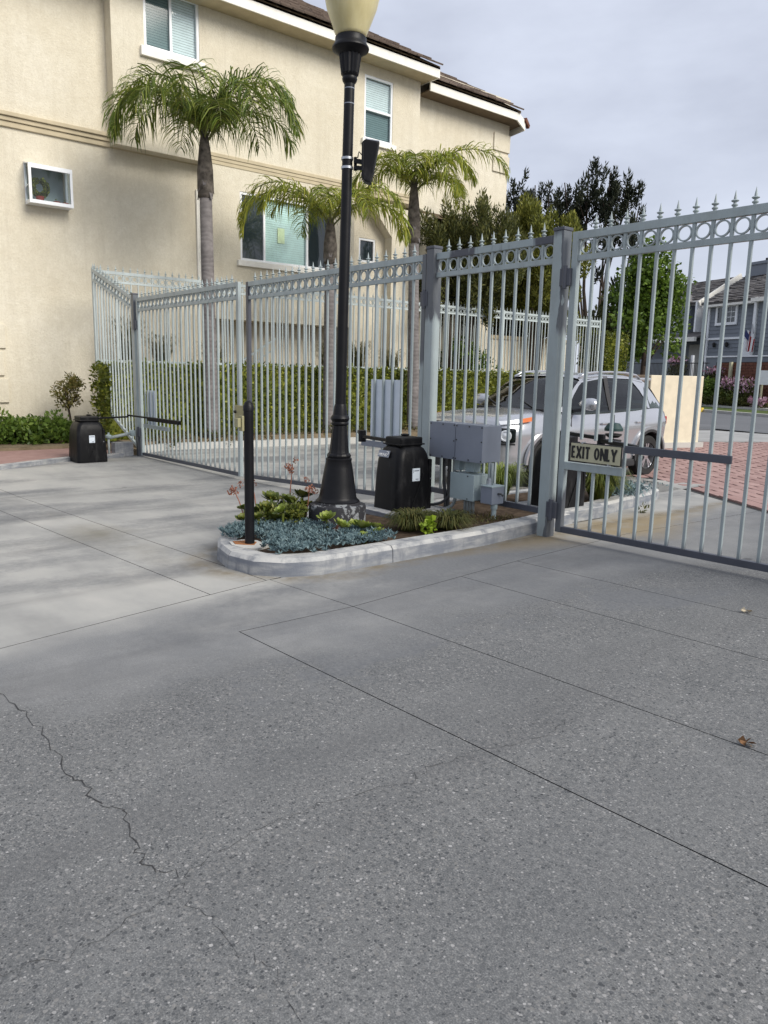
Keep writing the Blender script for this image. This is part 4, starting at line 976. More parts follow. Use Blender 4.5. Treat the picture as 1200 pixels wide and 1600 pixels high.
        MB().tube([(p[0], p[1], .12), ((p[0]+top[0])/2+.01, (p[1]+top[1])/2, .12+h*.55), top], [.006, .005, .004], 6).build('stem', 'coral', t)
        cl = [((top[0]+random.gauss(0, .035), top[1]+random.gauss(0, .035), top[2]-.02+random.gauss(0, .03)), .028) for _ in range(5)]
        foliage('blossom', cl, 34000, .02, 'coral', t, aspect=.7)
    cl = [((-.62, -2.0, .17), .05)]; tag(foliage('fallen_blossom', cl, 20000, .03, 'coral', aspect=.6), 'small orange coral rosette in the blue carpet before the lamp', 'succulent')
    for i, (c, R, H, n, lab) in enumerate((((-.52, -1.28, z), .19, .17, 420, 'dark grass tuft right beside the lamp post footing'), ((-.36, -.95, z), .22, .155, 520, 'round dark grass tuft in front of the centre operator'),
                                           ((-.62, -1.08, z), .17, .15, 260, 'dark grass tuft between lamp footing and operator box'))):
        tuft('grass_tuft', lab, c, R, H, n, 'grass', group='dark grass tufts along the planter kerb')
    t = tag(foliage('lime_leaf_plant', [((-.27, -1.28, .17), .07), ((-.29, -1.22, .22), .05)], 9000, .06, 'lime', aspect=.8, up=.1), 'lime green broad leaf plant between two grass tufts', 'plant')
    cl = [((random.uniform(-.6, -.27), y, .11), random.uniform(.06, .10)) for y in np.arange(-.66, -.05, .055)]+[((random.uniform(-.75, -.45), y, .11), .09) for y in np.arange(-.5, -.1, .08)]
    tag(foliage('dry_ground_cover', cl, 4600, .05, 'drygrass', aspect=.18, up=.5, squash=.6, kind='stuff'), 'dry brown and green ground cover below the electrical boxes', 'ground cover')
    cl = [((random.uniform(-.6, -.32), y, .10), random.uniform(.06, .09)) for y in np.arange(-.45, -.02, .06)]
    tag(foliage('low_green_cover', cl, 4000, .045, 'grass', aspect=.2, up=.6, squash=.7, kind='stuff'), 'low green weeds at the kerb in front of the small boxes', 'ground cover')
    # beyond the gate
    tuft('grass_tuft', 'yellow green grass clump right of the exit operator box', (-.62, 1.78, z), .30, .34, 800, 'rosette_d', group='clumps behind the exit gate', droop=.5)
    tuft('grass_tuft', 'yellow green grass clump seen under the meter box behind the panel', (-1.35, .85, z), .28, .36, 600, 'rosette', group='clumps behind the exit gate', droop=.5)
    Cs = [((-.72+random.gauss(0, .14), 2.35+random.gauss(0, .2), .13+random.random()*.12)) for _ in range(1500)]; Ts = RNG.normal(size=(1500, 3))+np.array([0, 0, .8])
    o = link('blue_succulent_patch', quads_mesh('blue_succulent_patch', Cs, Ts, np.cross(Ts, RNG.normal(size=(1500, 3))), .05, .016, 'blue'), None, None, kind='stuff')
    tag(o, 'blue green succulent patch at the far end of the island', 'succulents')
    tag(foliage('weed', [((-.17, 1.98, .05), .07)], 9000, .05, 'grass', aspect=.3), 'small weed growing at the kerb beyond the exit gate', 'weed')
    t = thing('path_light', 'dark teal ribbed path light standing behind the exit gate sign', 'path light', (-.77, 2.2, .1))
    MB().lathe([(.03, 0), (.03, .35)], (-.77, 2.2, .1), 10).build('stem', 'ink', t)
    m = MB(); 
    for k in range(6): m.lathe([(.06, 0), (.10, .03), (.10, .045), (.05, .05)], (-.77, 2.2, .45+k*.07), 14)
    m.build('louvre', 'ink', t, smooth=.5); MB().lathe([(.11, 0), (.11, .03), (.07, .09), (.01, .1)], (-.77, 2.2, .88), 14).build('cap', 'teal', t, smooth=.5)
    # dead leaves on the drive
    for (x, y, mt, lab, s) in ((2.42, -.97, 'paleleaf', 'pale dead leaf on the concrete near the exit gate', .8), (3.29, -2.81, 'deadleaf', 'curled brown dead leaf lying on the long slab joint', .75)):
        m = MB(); R = random.Random(3)
        for k in range(5):
            a = k*1.3; vs = [(x, y, gz(x)+.012), (x+.035*s*math.cos(a), y+.035*s*math.sin(a), gz(x)+.02+R.random()*.014), (x+.05*s*math.cos(a+.5), y+.05*s*math.sin(a+.5), gz(x)+.006+R.random()*.012), (x+.03*s*math.cos(a+1), y+.03*s*math.sin(a+1), gz(x)+.003)]
            m.add(vs, [(0, 1, 2), (0, 2, 3)])
        tag(m.build('dead_leaf', mt), lab, 'leaf')
planter()
# ------------------------------------------------------------------ the car (nose toward -Y, left side toward +X)
def interp(x, tab):
    for (x0, *v0), (x1, *v1) in zip(tab[:-1], tab[1:]):
        if x <= x1:
            f = max(0, (x-x0)/(x1-x0)); f = f*f*(3-2*f)*.5+f*.5
            return [a+(b-a)*f for a, b in zip(v0, v1)]
    return list(tab[-1][1:])
def car():
    cx, yf = -3.31, 2.14; z0 = gz(-3.3)
    t = thing('parked_car', 'silver compact SUV facing left behind the exit gate', 'car', (cx, yf, z0))
    P = lambda l, a, z: (cx+l, yf+a, z0+z)
    WF, WR = .83, 3.35
    #       a     half-width  belt z(top edge at side)  crown z   underside z  tuck
    tab = [(0.00, .62, .79, .81, .36), (.03, .72, .885, .915, .25), (.12, .80, .945, .985, .22), (.35, .86, .98, 1.03, .20), (.83, .88, 1.0, 1.06, .20), (1.25, .885, 1.01, 1.065, .20),
           (2.2, .885, 1.02, 1.06, .20), (3.1, .885, 1.055, 1.07, .21), (3.6, .875, 1.07, 1.08, .24), (3.88, .82, 1.06, 1.07, .27), (3.99, .77, .98, .99, .30), (4.04, .70, .86, .87, .36)]
    A = [0, .02, .05, .09, .15, .25, .4, .55, .7, .83, 1.0, 1.2, 1.5, 1.8, 2.1, 2.5, 2.9, 3.2, 3.35, 3.5, 3.65, 3.8, 3.9, 3.96, 4.01, 4.04]
    def section(a):
        w, zb, zc, zu = interp(a, tab)
        hgt = zb-zu
        half = [(0, zu), (w*.80, zu), (w*.95, zu+.05), (w*.985, zu+.16*hgt), (w*.965, zu+.38*hgt), (w*.985, zu+.62*hgt), (w, zu+.76*hgt), (w*.975, zu+.82*hgt), (w*.955, zu+.90*hgt), (w*.90, zb-.012), (w*.85, zb+.004), (w*.6, zb+(zc-zb)*.6), (w*.3, zb+(zc-zb)*.9), (0, zc)]
        return half
    m = MB(); vs = []; fs = []
    for a in A:
        h = section(a); ring = [(l, z) for l, z in h]+[(-l, z) for l, z in h[-2:0:-1]]
        vs += [P(l, a, z) for l, z in ring]
    n = 26
    for i in range(len(A)-1):
        for k in range(n): fs.append((i*n+k, i*n+(k+1) % n, (i+1)*n+(k+1) % n, (i+1)*n+k))
    fs += [tuple(range(n)), tuple((len(A)-1)*n+k for k in range(n-1, -1, -1))]
    m.add(vs, fs); body = m.build('body', 'silver', t)
    # wheel wells cut out
    cut = MB()
    for a in (WF, WR):
        for s in (-1, 1):
            c = P(s*.80, a, .33); nn = 32; r = .375
            vs = [(c[0]+o, c[1]+r*math.cos(2*PI*k/nn), c[2]+r*math.sin(2*PI*k/nn)) for o in (-.26, .26) for k in range(nn)]
            cut.add(vs, [tuple(range(nn)), tuple(range(2*nn-1, nn-1, -1))]+[(k, nn+k, nn+(k+1) % nn, (k+1) % nn) for k in range(nn)])
    co = cut.build('cutter', 'cladding'); body.data.materials.append(M['cladding'])
    co.location = (0, 0, 0)
    bpy.context.view_layer.update()
    md = body.modifiers.new('b', 'BOOLEAN'); md.operation = 'DIFFERENCE'; md.object = co; md.solver = 'EXACT'
    try: md.material_mode = 'TRANSFER'
    except Exception: pass
    dg = bpy.context.evaluated_depsgraph_get(); me = bpy.data.meshes.new_from_object(body.evaluated_get(dg)); body.modifiers.clear(); body.data = me
    bpy.data.objects.remove(co)
    me.polygons.foreach_set('use_smooth', [True]*len(me.polygons))
    try: me.set_sharp_from_angle(angle=.6)
    except Exception: pass
    # greenhouse (glass) and roof
    gtab = [  # a, half width at base, base z, half width at top, top z
        (1.12, .74, 1.04, .735, 1.05), (1.42, .80, 1.02, .69, 1.27), (1.66, .805, 1.02, .645, 1.44), (1.85, .81, 1.03, .62, 1.515), (2.4, .81, 1.04, .615, 1.55), (3.0, .805, 1.055, .605, 1.545), (3.45, .79, 1.065, .59, 1.50), (3.72, .765, 1.065, .60, 1.36), (3.92, .73, 1.06, .68, 1.10)]
    ga = [1.12, 1.2, 1.3, 1.42, 1.53, 1.66, 1.74, 1.85, 2.1, 2.4, 2.7, 3.0, 3.25, 3.45, 3.6, 3.72, 3.83, 3.92]
    def gh(a): return interp(a, gtab)
    m = MB(); vs = []; fs = []
    for a in ga:
        wb, zb, wt, zt = gh(a); d = zt-zb
        half = [(0, zb-.03), (wb, zb-.03), (wb, zb), (wt+(wb-wt)*.35, zb+d*.6), (wt, zt-.015*min(1, d*4)), (wt*.85, zt+.008*min(1, d*4)), (0, zt+.03*min(1, d*4))]
        ring = half+[(-l, z) for l, z in half[-2:0:-1]]; vs += [P(l, a, z) for l, z in ring]
    n = 12
    for i in range(len(ga)-1):
        for k in range(n): fs.append((i*n+k, i*n+(k+1) % n, (i+1)*n+(k+1) % n, (i+1)*n+k))
    fs += [tuple(range(n)), tuple((len(ga)-1)*n+k for k in range(n-1, -1, -1))]
    m.add(vs, fs).build('glasshouse', 'cartint', t, smooth=.5)
    MB().add([P(-.70, 1.25, 1.075), P(.70, 1.25, 1.075), P(.72, 3.85, 1.095), P(-.72, 3.85, 1.095)], [(0, 1, 2, 3)]).build('interior', 'cladding', t)
    for l, a in ((-.36, 2.28), (.36, 2.28), (-.36, 3.12), (.36, 3.12)):
        MB().box(cx+l-.24, cx+l+.24, yf+a, yf+a+.14, z0+1.05, z0+1.24).build('seat', 'cladding', t, bevel=.05)
        MB().box(cx+l-.12, cx+l+.12, yf+a+.03, yf+a+.13, z0+1.25, z0+1.40).build('headrest', 'cladding', t, bevel=.03)
    MB().ring(P(.36, 1.72, 1.12), .17, .03, .03, axis='y', n=20).build('steering_wheel', 'cladding', t)
    def gp(a, f, s=1, o=.006):
        """point on the glasshouse side: f 0 at belt .. 1 at roof edge"""
        wb, zb, wt, zt = gh(a); d = zt-zb
        l = wb+(wt+(wb-wt)*.35-wb)*(f/.6) if f < .6 else (wt+(wb-wt)*.35)+(wt-(wt+(wb-wt)*.35))*((f-.6)/.4)
        z = zb+d*f-(.015*min(1, d*4) if f == 1 else 0); return P(s*(l+o), a, z+o*.3)
    # roof skin
    m = MB(); vs = []; fs = []; ra = [1.78, 1.85, 2.1, 2.4, 2.7, 3.0, 3.25, 3.45, 3.58]
    for a in ra:
        wb, zb, wt, zt = gh(a); row = [(-wt-.012, zt-.03), (-wt*.97, zt+.004), (-wt*.85, zt+.018), (-wt*.4, zt+.036), (0, zt+.04), (wt*.4, zt+.036), (wt*.85, zt+.018), (wt*.97, zt+.004), (wt+.012, zt-.03)]
        vs += [P(l, a, z) for l, z in row]
    for i in range(len(ra)-1):
        for k in range(8): fs.append((i*9+k, i*9+k+1, (i+1)*9+k+1, (i+1)*9+k))
    m.add(vs, fs).build('roof', 'silver', t, smooth=True)
    def strip(path, name, mat, wid, o=.007, s=1):
        """ribbon on the glasshouse side through (a,f) points widened along a"""
        for sg in (1, -1):
            m = MB(); vs = [];
            for (a0, f0), (a1, f1) in path: vs += [gp(a0, f0, sg, o), gp(a1, f1, sg, o)]
            k = len(path); m.add(vs, [(2*i, 2*i+1, 2*i+3, 2*i+2) for i in range(k-1)]); m.build(name, mat, t, smooth=True)
    strip([((1.12, .0), (1.30, .0)), ((1.28, .55), (1.43, .45)), ((1.43, .75), (1.56, .68)), ((1.60, .9), (1.72, .84)), ((1.74, 1), (1.88, .93))], 'a_pillar', 'silver', 0)
    strip([((2.30, 0), (2.40, 0)), ((2.33, .5), (2.43, .5)), ((2.36, .97), (2.46, .97))], 'b_pillar', 'cladding', 0)
    strip([((3.35, 0), (3.90, 0)), ((3.36, .3), (3.84, .3)), ((3.28, .6), (3.74, .6)), ((3.12, .86), (3.62, .85)), ((2.95, .99), (3.5, 1))], 'c_pillar', 'silver', 0)
    strip([((1.72, .93), (1.72, 1)), ((2.4, .93), (2.4, 1)), ((3.0, .92), (3.0, 1)), ((3.45, .9), (3.45, 1))], 'roof_edge', 'silver', 0, .008)
    vs = []
    for a in (3.60, 3.72, 3.83, 3.925):
        wb, zb, wt, zt = gh(min(a, 3.92)); vs += [P(-wt-.012, a+.006, zt-.02), P(-wt*.8, a+.012, zt+.012), P(-wt*.72, a+.012, zt+.02)]
    F4 = [(i*3+k, i*3+k+1, i*3+k+4, i*3+k+3) for i in range(3) for k in range(2)]
    MB().add(vs, F4).build('rear_pillar', 'silver', t, smooth=True); MB().add([(2*cx-x, y, z) for x, y, z in vs], F4).build('rear_pillar', 'silver', t, smooth=True)
    MB().box(cx-.60, cx+.60, yf+3.40, yf+3.72, z0+1.485, z0+1.53).build('rear_spoiler', 'silver', t, bevel=.015)
    # roof rails
    for s in (1, -1):
        pts = []
        for a in (1.8, 1.95, 2.2, 2.6, 3.0, 3.3, 3.42):
            wb, zb, wt, zt = gh(a); pts.append(P(s*(wt*.97), a, zt+(.012 if a in (1.8, 3.42) else .055)))
        MB().tube(pts, .017, 8).build('roof_rail', 'silver', t, smooth=True)
        pts = [(p[0], p[1], p[2]) for p in pts]
        # mirrors
        m = MB(); m.lathe([(.001, -.07), (.06, -.065), (.09, -.03), (.095, .03), (.08, .07), (.03, .085), (.001, .088)], (0, 0, 0), 16)
        c = P(s*1.0, 1.52, 1.15); m.v = [(c[0]+z*1.9*s*.9, c[1]+x*.9, c[2]+y*.92) for x, y, z in m.v]; mo = m.build('mirror', 'silver', t, smooth=True)
        m = MB().bar(P(s*.80, 1.47, 1.05), P(s*.95, 1.52, 1.07), .09, .04); m.build('mirror_foot', 'cladding', mo)
    # wheels
    for a, s in ((WF, 1), (WF, -1), (WR, 1), (WR, -1)):
        c = P(s*.775, a, .322)
        w = link('wheel', None, t, c)
        m = MB().lathe([(.205, -.095), (.29, -.1), (.318, -.075), (.322, -.04), (.322, .04), (.318, .075), (.29, .1), (.205, .095)], n=36, cap=False)
        m.v = [(z*s, x, y) for x, y, z in m.v]; link('tyre', m.mesh('tyre', 'rubber', smooth=.7), w)
        m = MB().lathe([(.212, -.08), (.212, .075), (.200, .082), (.196, .06), (.19, -.02)], n=32, cap=False)
        for k in range(5):
            for dl in (-.16, .16):
                aa = k*2*PI/5+.3; b = aa+dl
                m.bar((.03*math.cos(aa), .03*math.sin(aa), .06), (.198*math.cos(b), .198*math.sin(b), .066), .03, .02)
        m.lathe([(.055, .03), (.055, .07), (.03, .078), (.001, .08)], n=16)
        m.v = [(z*s, x, y) for x, y, z in m.v]; link('rim', m.mesh('rim', 'alloy', smooth=.5), w)
        m = MB().lathe([(.19, -.03), (.19, -.02), (.001, -.019)], n=20); m.v = [(z*s, x, y) for x, y, z in m.v]; link('brake_disc', m.mesh('brake_disc', 'cladding'), w)
    # arch mouldings: dark inner lip and silver flare
    for a in (WF, WR):
        for s in (1, -1):
            wv = .885
            c = P(s*wv, a, .33)
            MB().ring(c, .412, .04, .035, axis='x', n=28, a0=-.15, a1=PI+.15).build('arch_trim', 'cladding', t, smooth=.6)
            MB().ring(P(s*(wv-.01), a, .33), .455, .048, .045, axis='x', n=28, a0=.05, a1=PI-.05).build('arch_flare', 'silver', t, smooth=.6)
    for s in (1, -1):
        MB().box(cx+s*.845-.045, cx+s*.845+.045, yf+WF+.38, yf+WR-.38, z0+.19, z0+.30).build('sill', 'cladding', t, bevel=.02)
        # door shut lines, handles, upper accent line
        xs = cx+s*.884
        for a in (1.35, 2.38, 3.18): MB().bar((xs-s*.002, yf+a, z0+.36), (xs-s*.012, yf+a-.02, z0+.98), .008, .008).build('shut_line', 'cladding', t)
        for a in (2.12, 3.02): MB().bar((xs+s*.012, yf+a-.10, z0+.86), (xs+s*.012, yf+a+.10, z0+.865), .035, .03).build('door_handle', 'silver', t, bevel=.01)
        MB().bar((xs+s*.0, yf+1.3, z0+.50), (xs+s*.0, yf+3.0, z0+.50), .012, .02).build('side_crease', 'silver', t, bevel=.004)
    # front: grille, lamps, bumper
    m = MB().box(cx-.60, cx+.60, yf-.022, yf+.05, z0+.64, z0+.875).build('grille', 'cladding', t, bevel=.02)
    for k in range(4): MB().box(cx-.58, cx+.58, yf-.034, yf-.018, z0+.67+k*.052, z0+.683+k*.052).build('grille_bar', 'steel', m)
    for k in range(7): MB().box(cx-.55+k*.175, cx-.525+k*.175, yf-.033, yf-.019, z0+.65, z0+.87).build('grille_bar', 'steel', m)
    for s in (1, -1):
        # slim upper lamp wrapping the corner with amber outer end
        def wrap(a0, a1, z_, w_, h_, name, mat, o=.012):
            q = MB(); pts = []
            for k in range(7):
                a = a0+(a1-a0)*k/6; w = interp(a, tab)[0]; pts.append((s*(w+o), a))
            vs = []
            for l, a in pts:
                for dz, dl in ((-h_/2, 0), (h_/2, -.03)): vs.append(P(l+s*dl, a, z_+dz+.10*(a)))
            q.add(vs, [(2*i, 2*i+1, 2*i+3, 2*i+2) for i in range(6)]); return q.build(name, mat, t, smooth=True)
        wrap(.03, .34, .905, 0, .045, 'running_light', 'lens', .0)
        wrap(.31, .52, .905, 0, .05, 'indicator', 'amber', .003)
        c = P(s*.775, .115, .745)
        h = MB().bar((c[0]-s*.115, c[1]-.06, c[2]), (c[0]+s*.075, c[1]+.085, c[2]), .12, .19).build('headlight', 'carglass', t, bevel=.03)
        m = MB().lathe([(.075, 0), (.075, .03), (.06, .034), (.05, .02), (.02, .03), (.001, .034)], n=20)
        m.v = [(c[0]+s*.025+x*.85+s*z*.6, c[1]-.06-z*.8+x*s*.62, c[2]+y) for x, y, z in m.v]; m.build('headlight_lens', 'lens', h, smooth=.5)
        MB().bar((c[0]-s*.11, c[1]-.10, c[2]-.115), (c[0]+s*.09, c[1]+.06, c[2]-.115), .03, .02).build('headlight_trim', 'cladding', h)
    MB().box(cx-.62, cx+.62, yf-.045, yf+.08, z0+.42, z0+.52).build('bumper_bar', 'silver', t, bevel=.03)
    MB().box(cx-.70, cx+.70, yf-.012, yf+.12, z0+.22, z0+.40).build('lower_grille', 'cladding', t, bevel=.03)
    MB().box(cx-.5, cx+.5, yf-.03, yf+.1, z0+.20, z0+.25).build('skid_plate', 'silver', t, bevel=.015)
    # tail lamps, rear
    for s in (1, -1): MB().box(cx+s*.71-.07, cx+s*.71+.07, yf+3.86, yf+3.985, z0+.80, z0+.93).build('tail_light', 'red', t, bevel=.02)
    # cabin: seats and steering wheel silhouettes behind the glass are not visible through dark glass; wipers are
    for s in (.35, -.3): MB().bar(P(s, 1.13, 1.07), P(s-.45, 1.31, 1.205), .012, .012).build('wiper', 'cladding', t)
    MB().bar(P(-.72, 1.09, 1.056), P(.72, 1.09, 1.056), .07, .02).build('cowl', 'cladding', t)
    t.scale = (1.055, 1.055, 1.055)
car()

# ------------------------------------------------------------------ main building
def window(t, X, y0, y1, z0, z1, splits=(), horiz=(), panes=None, fw=.06, sill=None, dep=.10, blind=True, bmat='blind'):
    """window in a wall facing +X at plane X; splits are y positions of mullions"""
    f = MB().box(X-.02, X+.045, y0, y1, z1-fw, z1).box(X-.02, X+.045, y0, y1, z0, z0+fw).box(X-.02, X+.0445, y0, y0+fw, z0+fw, z1-fw).box(X-.02, X+.0445, y1-fw, y1, z0+fw, z1-fw)
    w = f.build('window', 'vinyl', t)
    ys = [y0+fw]+[v for s in splits for v in (s-.028, s+.028)]+[y1-fw]
    for s in splits: MB().box(X-.02, X+.04, s-.028, s+.028, z0+fw, z1-fw).build('mullion', 'vinyl', w)
    zs = [z0+fw]+[v for s in horiz for v in (s-.028, s+.028)]+[z1-fw]
    for s in horiz: MB().box(X-.02, X+.043, y0+fw, y1-fw, s-.028, s+.028).build('meeting_rail', 'vinyl', w)
    k = 0
    for i in range(0, len(ys)-1, 2):
        for j in range(0, len(zs)-1, 2):
            mt = (panes or ['pane'])[k % len(panes or ['pane'])]; k += 1
            MB().add([(X-.005, ys[i], zs[j]), (X-.005, ys[i+1], zs[j]), (X-.005, ys[i+1], zs[j+1]), (X-.005, ys[i], zs[j+1])], [(0, 1, 2, 3)]).build('pane', mt, w)
    # reveal box behind the glass, with a blind
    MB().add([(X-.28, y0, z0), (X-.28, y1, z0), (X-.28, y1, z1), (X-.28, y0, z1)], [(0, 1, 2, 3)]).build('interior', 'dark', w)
    if blind:
        m = MB(); n = int((z1-z0-.1)/.055)
        for q in range(n):
            z = z0+.06+q*.055; m.add([(X-.044, y0+.03, z), (X-.044, y1-.03, z), (X-.0535, y1-.03, z+.0545), (X-.0535, y0+.03, z+.0545)], [(0, 1, 2, 3)])
        m.build('blind', bmat, w)
    if sill: MB().box(X-.01, X+.14, y0-.10, y1+.10, z0-sill, z0-.004).build('sill', 'fascia', w, bevel=.01)
    return w
def wall_with_holes(X0, X1, y0, y1, z0, z1, holes, name, mat, parent):
    """wall slab between X0 (back) and X1 (front) with rectangular openings (y0,y1,z0,z1)"""
    ys = sorted({y0, y1, *[h[0] for h in holes], *[h[1] for h in holes]}); zs = sorted({z0, z1, *[h[2] for h in holes], *[h[3] for h in holes]})
    inh = lambda y, z: any(h[0] < y < h[1] and h[2] < z < h[3] for h in holes)
    m = MB(); nz = len(zs)
    idx = {}
    def v(i, j, X):
        k = (i, j, X)
        if k not in idx: idx[k] = len(m.v); m.v.append((X, ys[i], zs[j]))
        return idx[k]
    def solid(i, j): return 0 <= i < len(ys)-1 and 0 <= j < len(zs)-1 and not inh((ys[i]+ys[i+1])/2, (zs[j]+zs[j+1])/2)
    for i in range(len(ys)-1):
        for j in range(len(zs)-1):
            if not solid(i, j): continue
            for X in (X0, X1): m.f.append((v(i, j, X), v(i+1, j, X), v(i+1, j+1, X), v(i, j+1, X)))
            for di, dj, a, b in ((-1, 0, (i, j), (i, j+1)), (1, 0, (i+1, j), (i+1, j+1)), (0, -1, (i, j), (i+1, j)), (0, 1, (i, j+1), (i+1, j+1))):
                if not solid(i+di, j+dj): m.f.append((v(*a, X0), v(*b, X0), v(*b, X1), v(*a, X1)))
    return m.build(name, mat, parent)
def building():
    t = thing('apartment_building', 'large cream stucco two storey building with brown tile roof at left', 'building', (-13.4, 4, 0))
    XL, XB = -13.36, -13.0
    ZS = 6.32
    gw = (-.86, .02, 4.86, 5.66)
    wall_with_holes(-13.8, XL, -7, 3.25, -.4, ZS, [gw], 'lower_wall', 'stucco', t)
    MB().box(-13.8, XL, -7, .97, ZS, 10.2).build('upper_wall', 'stucco', t)
    big = (4.02, 6.72, 4.2, 5.82)
    wall_with_holes(-13.8, XB, 3.25, 7.45, 2.75, ZS, [big], 'lower_bay_wall', 'stucco', t)
    u1, u2 = (1.70, 3.02, 8.45, 9.72), (7.84, 8.84, 7.78, 9.40)
    wall_with_holes(-13.7, XB, .97, 9.85, ZS, 10.2, [u1, u2], 'upper_bay_wall', 'stucco', t)
    MB().box(-13.8, XL, 9.85, 14.06, ZS, 10.2).build('upper_wall', 'stucco', t)
    MB().box(-17, -13.9, -7, 14.0, -.4, 10.1).build('inner_wall', 'dark', t)
    # recess below the bay, wall beyond
    MB().box(-14.2, -13.82, 3.25, 7.45, -.4, 2.75).build('recess_wall', 'stucco', t)
    MB().box(-13.8, XB+.0, 7.45, 7.55, -.4, ZS).build('return_wall', 'stucco', t)
    sw = (8.02, 8.62, 4.62, 5.28)
    wall_with_holes(-13.8, XL-.03, 7.55, 8.95, -.4, ZS-.002, [sw], 'lower_wall', 'stucco', t)
    m = MB().prism([(0, 0)]*0 or [(-13.45, 8.95), (-13.05, 8.95), (-13.05, 10.6), (-13.45, 10.6)], -.4, ZS-.15); m.build('pier', 'stucco', t)
    # diagonal haunch at the head of the pier
    MB().add([(-13.38, 8.952, 5.35), (-13.06, 8.952, 5.35), (-13.38, 8.1, 6.25), (-13.06, 8.1, 6.25), (-13.38, 8.952, 6.25), (-13.06, 8.952, 6.25)],
             [(0, 1, 3, 2), (0, 2, 4), (1, 5, 3), (2, 3, 5, 4), (0, 4, 5, 1)]).build('haunch', 'stucco', t)
    MB().box(-15.6, -14.3, 10.6, 16, -.4, 6.2).build('rear_wall', 'stucco', t)
    for (a, b, zt, X) in ((11.0, 11.95, 4.5, -13.1), (12.75, 13.25, 5.6, -13.15)): MB().box(X-.4, X, a, b, -.4, zt).build('pier', 'stucco', t, bevel=.01)
    MB().box(-13.5, -13.2, 13.25, 17.6, 1.4, 2.72).build('patio_wall', 'stucco', t)
    MB().box(-13.55, -13.15, 13.25, 17.6, 2.72, 2.84).build('patio_coping', 'trim', t)
    q = MB().box(-13.3, -13.26, 11.95, 12.75, 3.95, 4.0).box(-13.3, -13.26, 11.95, 12.75, 3.72, 3.76).box(-13.3, -13.26, 11.95, 12.75, 2.4, 2.45)
    for k in range(6): q.box(-13.29, -13.27, 12.02+k*.13, 12.045+k*.13, 2.4, 4.05)
    q.build('balcony_railing', 'fence', t)
    MB().box(-13.8, XL+.0, 9.85, 14.0, 6.2, ZS-.003).build('soffit', 'soffit', t)
    # cornice bands: three stepped mouldings
    def band(X, y0, y1):
        MB().box(X-.02, X+.13, y0, y1, 6.50, 6.58).build('cornice', 'trim', t, bevel=.012)
        MB().box(X-.02, X+.085, y0, y1, 6.41, 6.497).build('cornice', 'trim', t, bevel=.012)
        MB().box(X-.02, X+.05, y0, y1, 6.30, 6.407).build('cornice', 'trim', t, bevel=.012)
    band(XL, -7, 3.22)
    m = None
    band2 = ((.045, 6.49, 6.57), (.028, 6.41, 6.487), (.015, 6.325, 6.407))
    for d, a, b in band2: MB().box(XB-.01, XB+d, 3.10, 9.86, a, b).build('cornice', 'trim', t, bevel=.008)
    # windows
    window(t, XB-.06, *u1, splits=(2.34,), panes=['screen', 'pane'], sill=.2)
    window(t, XB-.06, *u2, horiz=(8.55,), panes=['screen', 'pane'], sill=.14)
    w = window(t, XB-.06, *big, splits=(4.72, 6.02), panes=['glass', 'pane', 'glass'], sill=.14, bmat='blind_teal')
    MB().add([(XB-.09, 5.15, 4.75), (XB-.09, 5.36, 4.75), (XB-.09, 5.36, 5.12), (XB-.09, 5.15, 5.12)], [(0, 1, 2, 3)]).build('paper_note', 'notepaper', w)
    window(t, XL-.09, *sw, panes=['glass'], blind=False)
    # vertical white trim and downpipe by the left palm
    MB().box(XL-.01, XL+.05, 3.02, 3.14, 3.6, 5.75).build('downpipe', 'fascia', t)
    MB().box(XL-.01, XL+.12, 2.95, 3.22, 3.42, 3.6).build('downpipe_box', 'fascia', t)
    # greenhouse window box
    y0, y1, z0, z1 = gw; a, b = XL, XL+.34
    g = MB()
    for yy in (y0, y1-.05): g.box(b-.05, b, yy, yy+.05, z0, z1-.08).box(a-.02, b-.05, yy, yy+.045, z0, z0+.05).box(a-.02, a+.03, yy+.001, yy+.044, z0+.05, z1)
    g.box(b-.05, b+.002, y0-.002, y1+.002, z0-.02, z0+.05).box(b-.05, b+.002, y0-.002, y1+.002, z1-.13, z1-.07)
    g.box(a-.3, b-.05, y0, y1, z0-.02, z0+.001)
    gb = g.build('greenhouse_window', 'vinyl', t)
    MB().add([(b-.025, y0+.05, z0+.05), (b-.025, y1-.05, z0+.05), (b-.025, y1-.05, z1-.13), (b-.025, y0+.05, z1-.13)], [(0, 1, 2, 3)]).build('pane', 'pane', gb)
    for yy in (y0+.02, y1-.03): MB().add([(a, yy, z0+.05), (b-.05, yy, z0+.05), (b-.05, yy, z1-.13), (a, yy, z1)], [(0, 1, 2, 3)]).build('pane', 'pane', gb)
    MB().add([(a, y0, z1+.005), (b, y0, z1-.07), (b, y1, z1-.07), (a, y1, z1+.005), (a, y0, z1+.03), (b, y0, z1-.045), (b, y1, z1-.045), (a, y1, z1+.03)], [(0, 1, 2, 3), (7, 6, 5, 4), (0, 4, 5, 1), (1, 5, 6, 2), (2, 6, 7, 3), (3, 7, 4, 0)]).build('glass_roof', 'vinyl', gb)
    MB().box(a-.36, a-.30, y0-.1, y1+.1, z0-.1, z1+.1).build('interior', 'elec2', gb)
    MB().bar((a+.05, y0+.02, z0+.33), (b-.02, y0+.02, z0+.36), .02, .02).build('latch_arm', 'vinyl', gb)
    # quoins at both corners
    for k, z in enumerate((.72, 1.29, 1.86)): MB().box(XL, XL+.05, -2.3, -1.43-(.06 if k % 2 else 0), z, z+.5).build('quoin', 'stucco', t, bevel=.01)
    for z in (8.60, 7.96): MB().box(XL-.02, XL+.05, 13.33, 14.08, z, z+.52).build('quoin', 'stucco', t, bevel=.01)
    # roof: two eave steps, hip on the right
    tn = .60
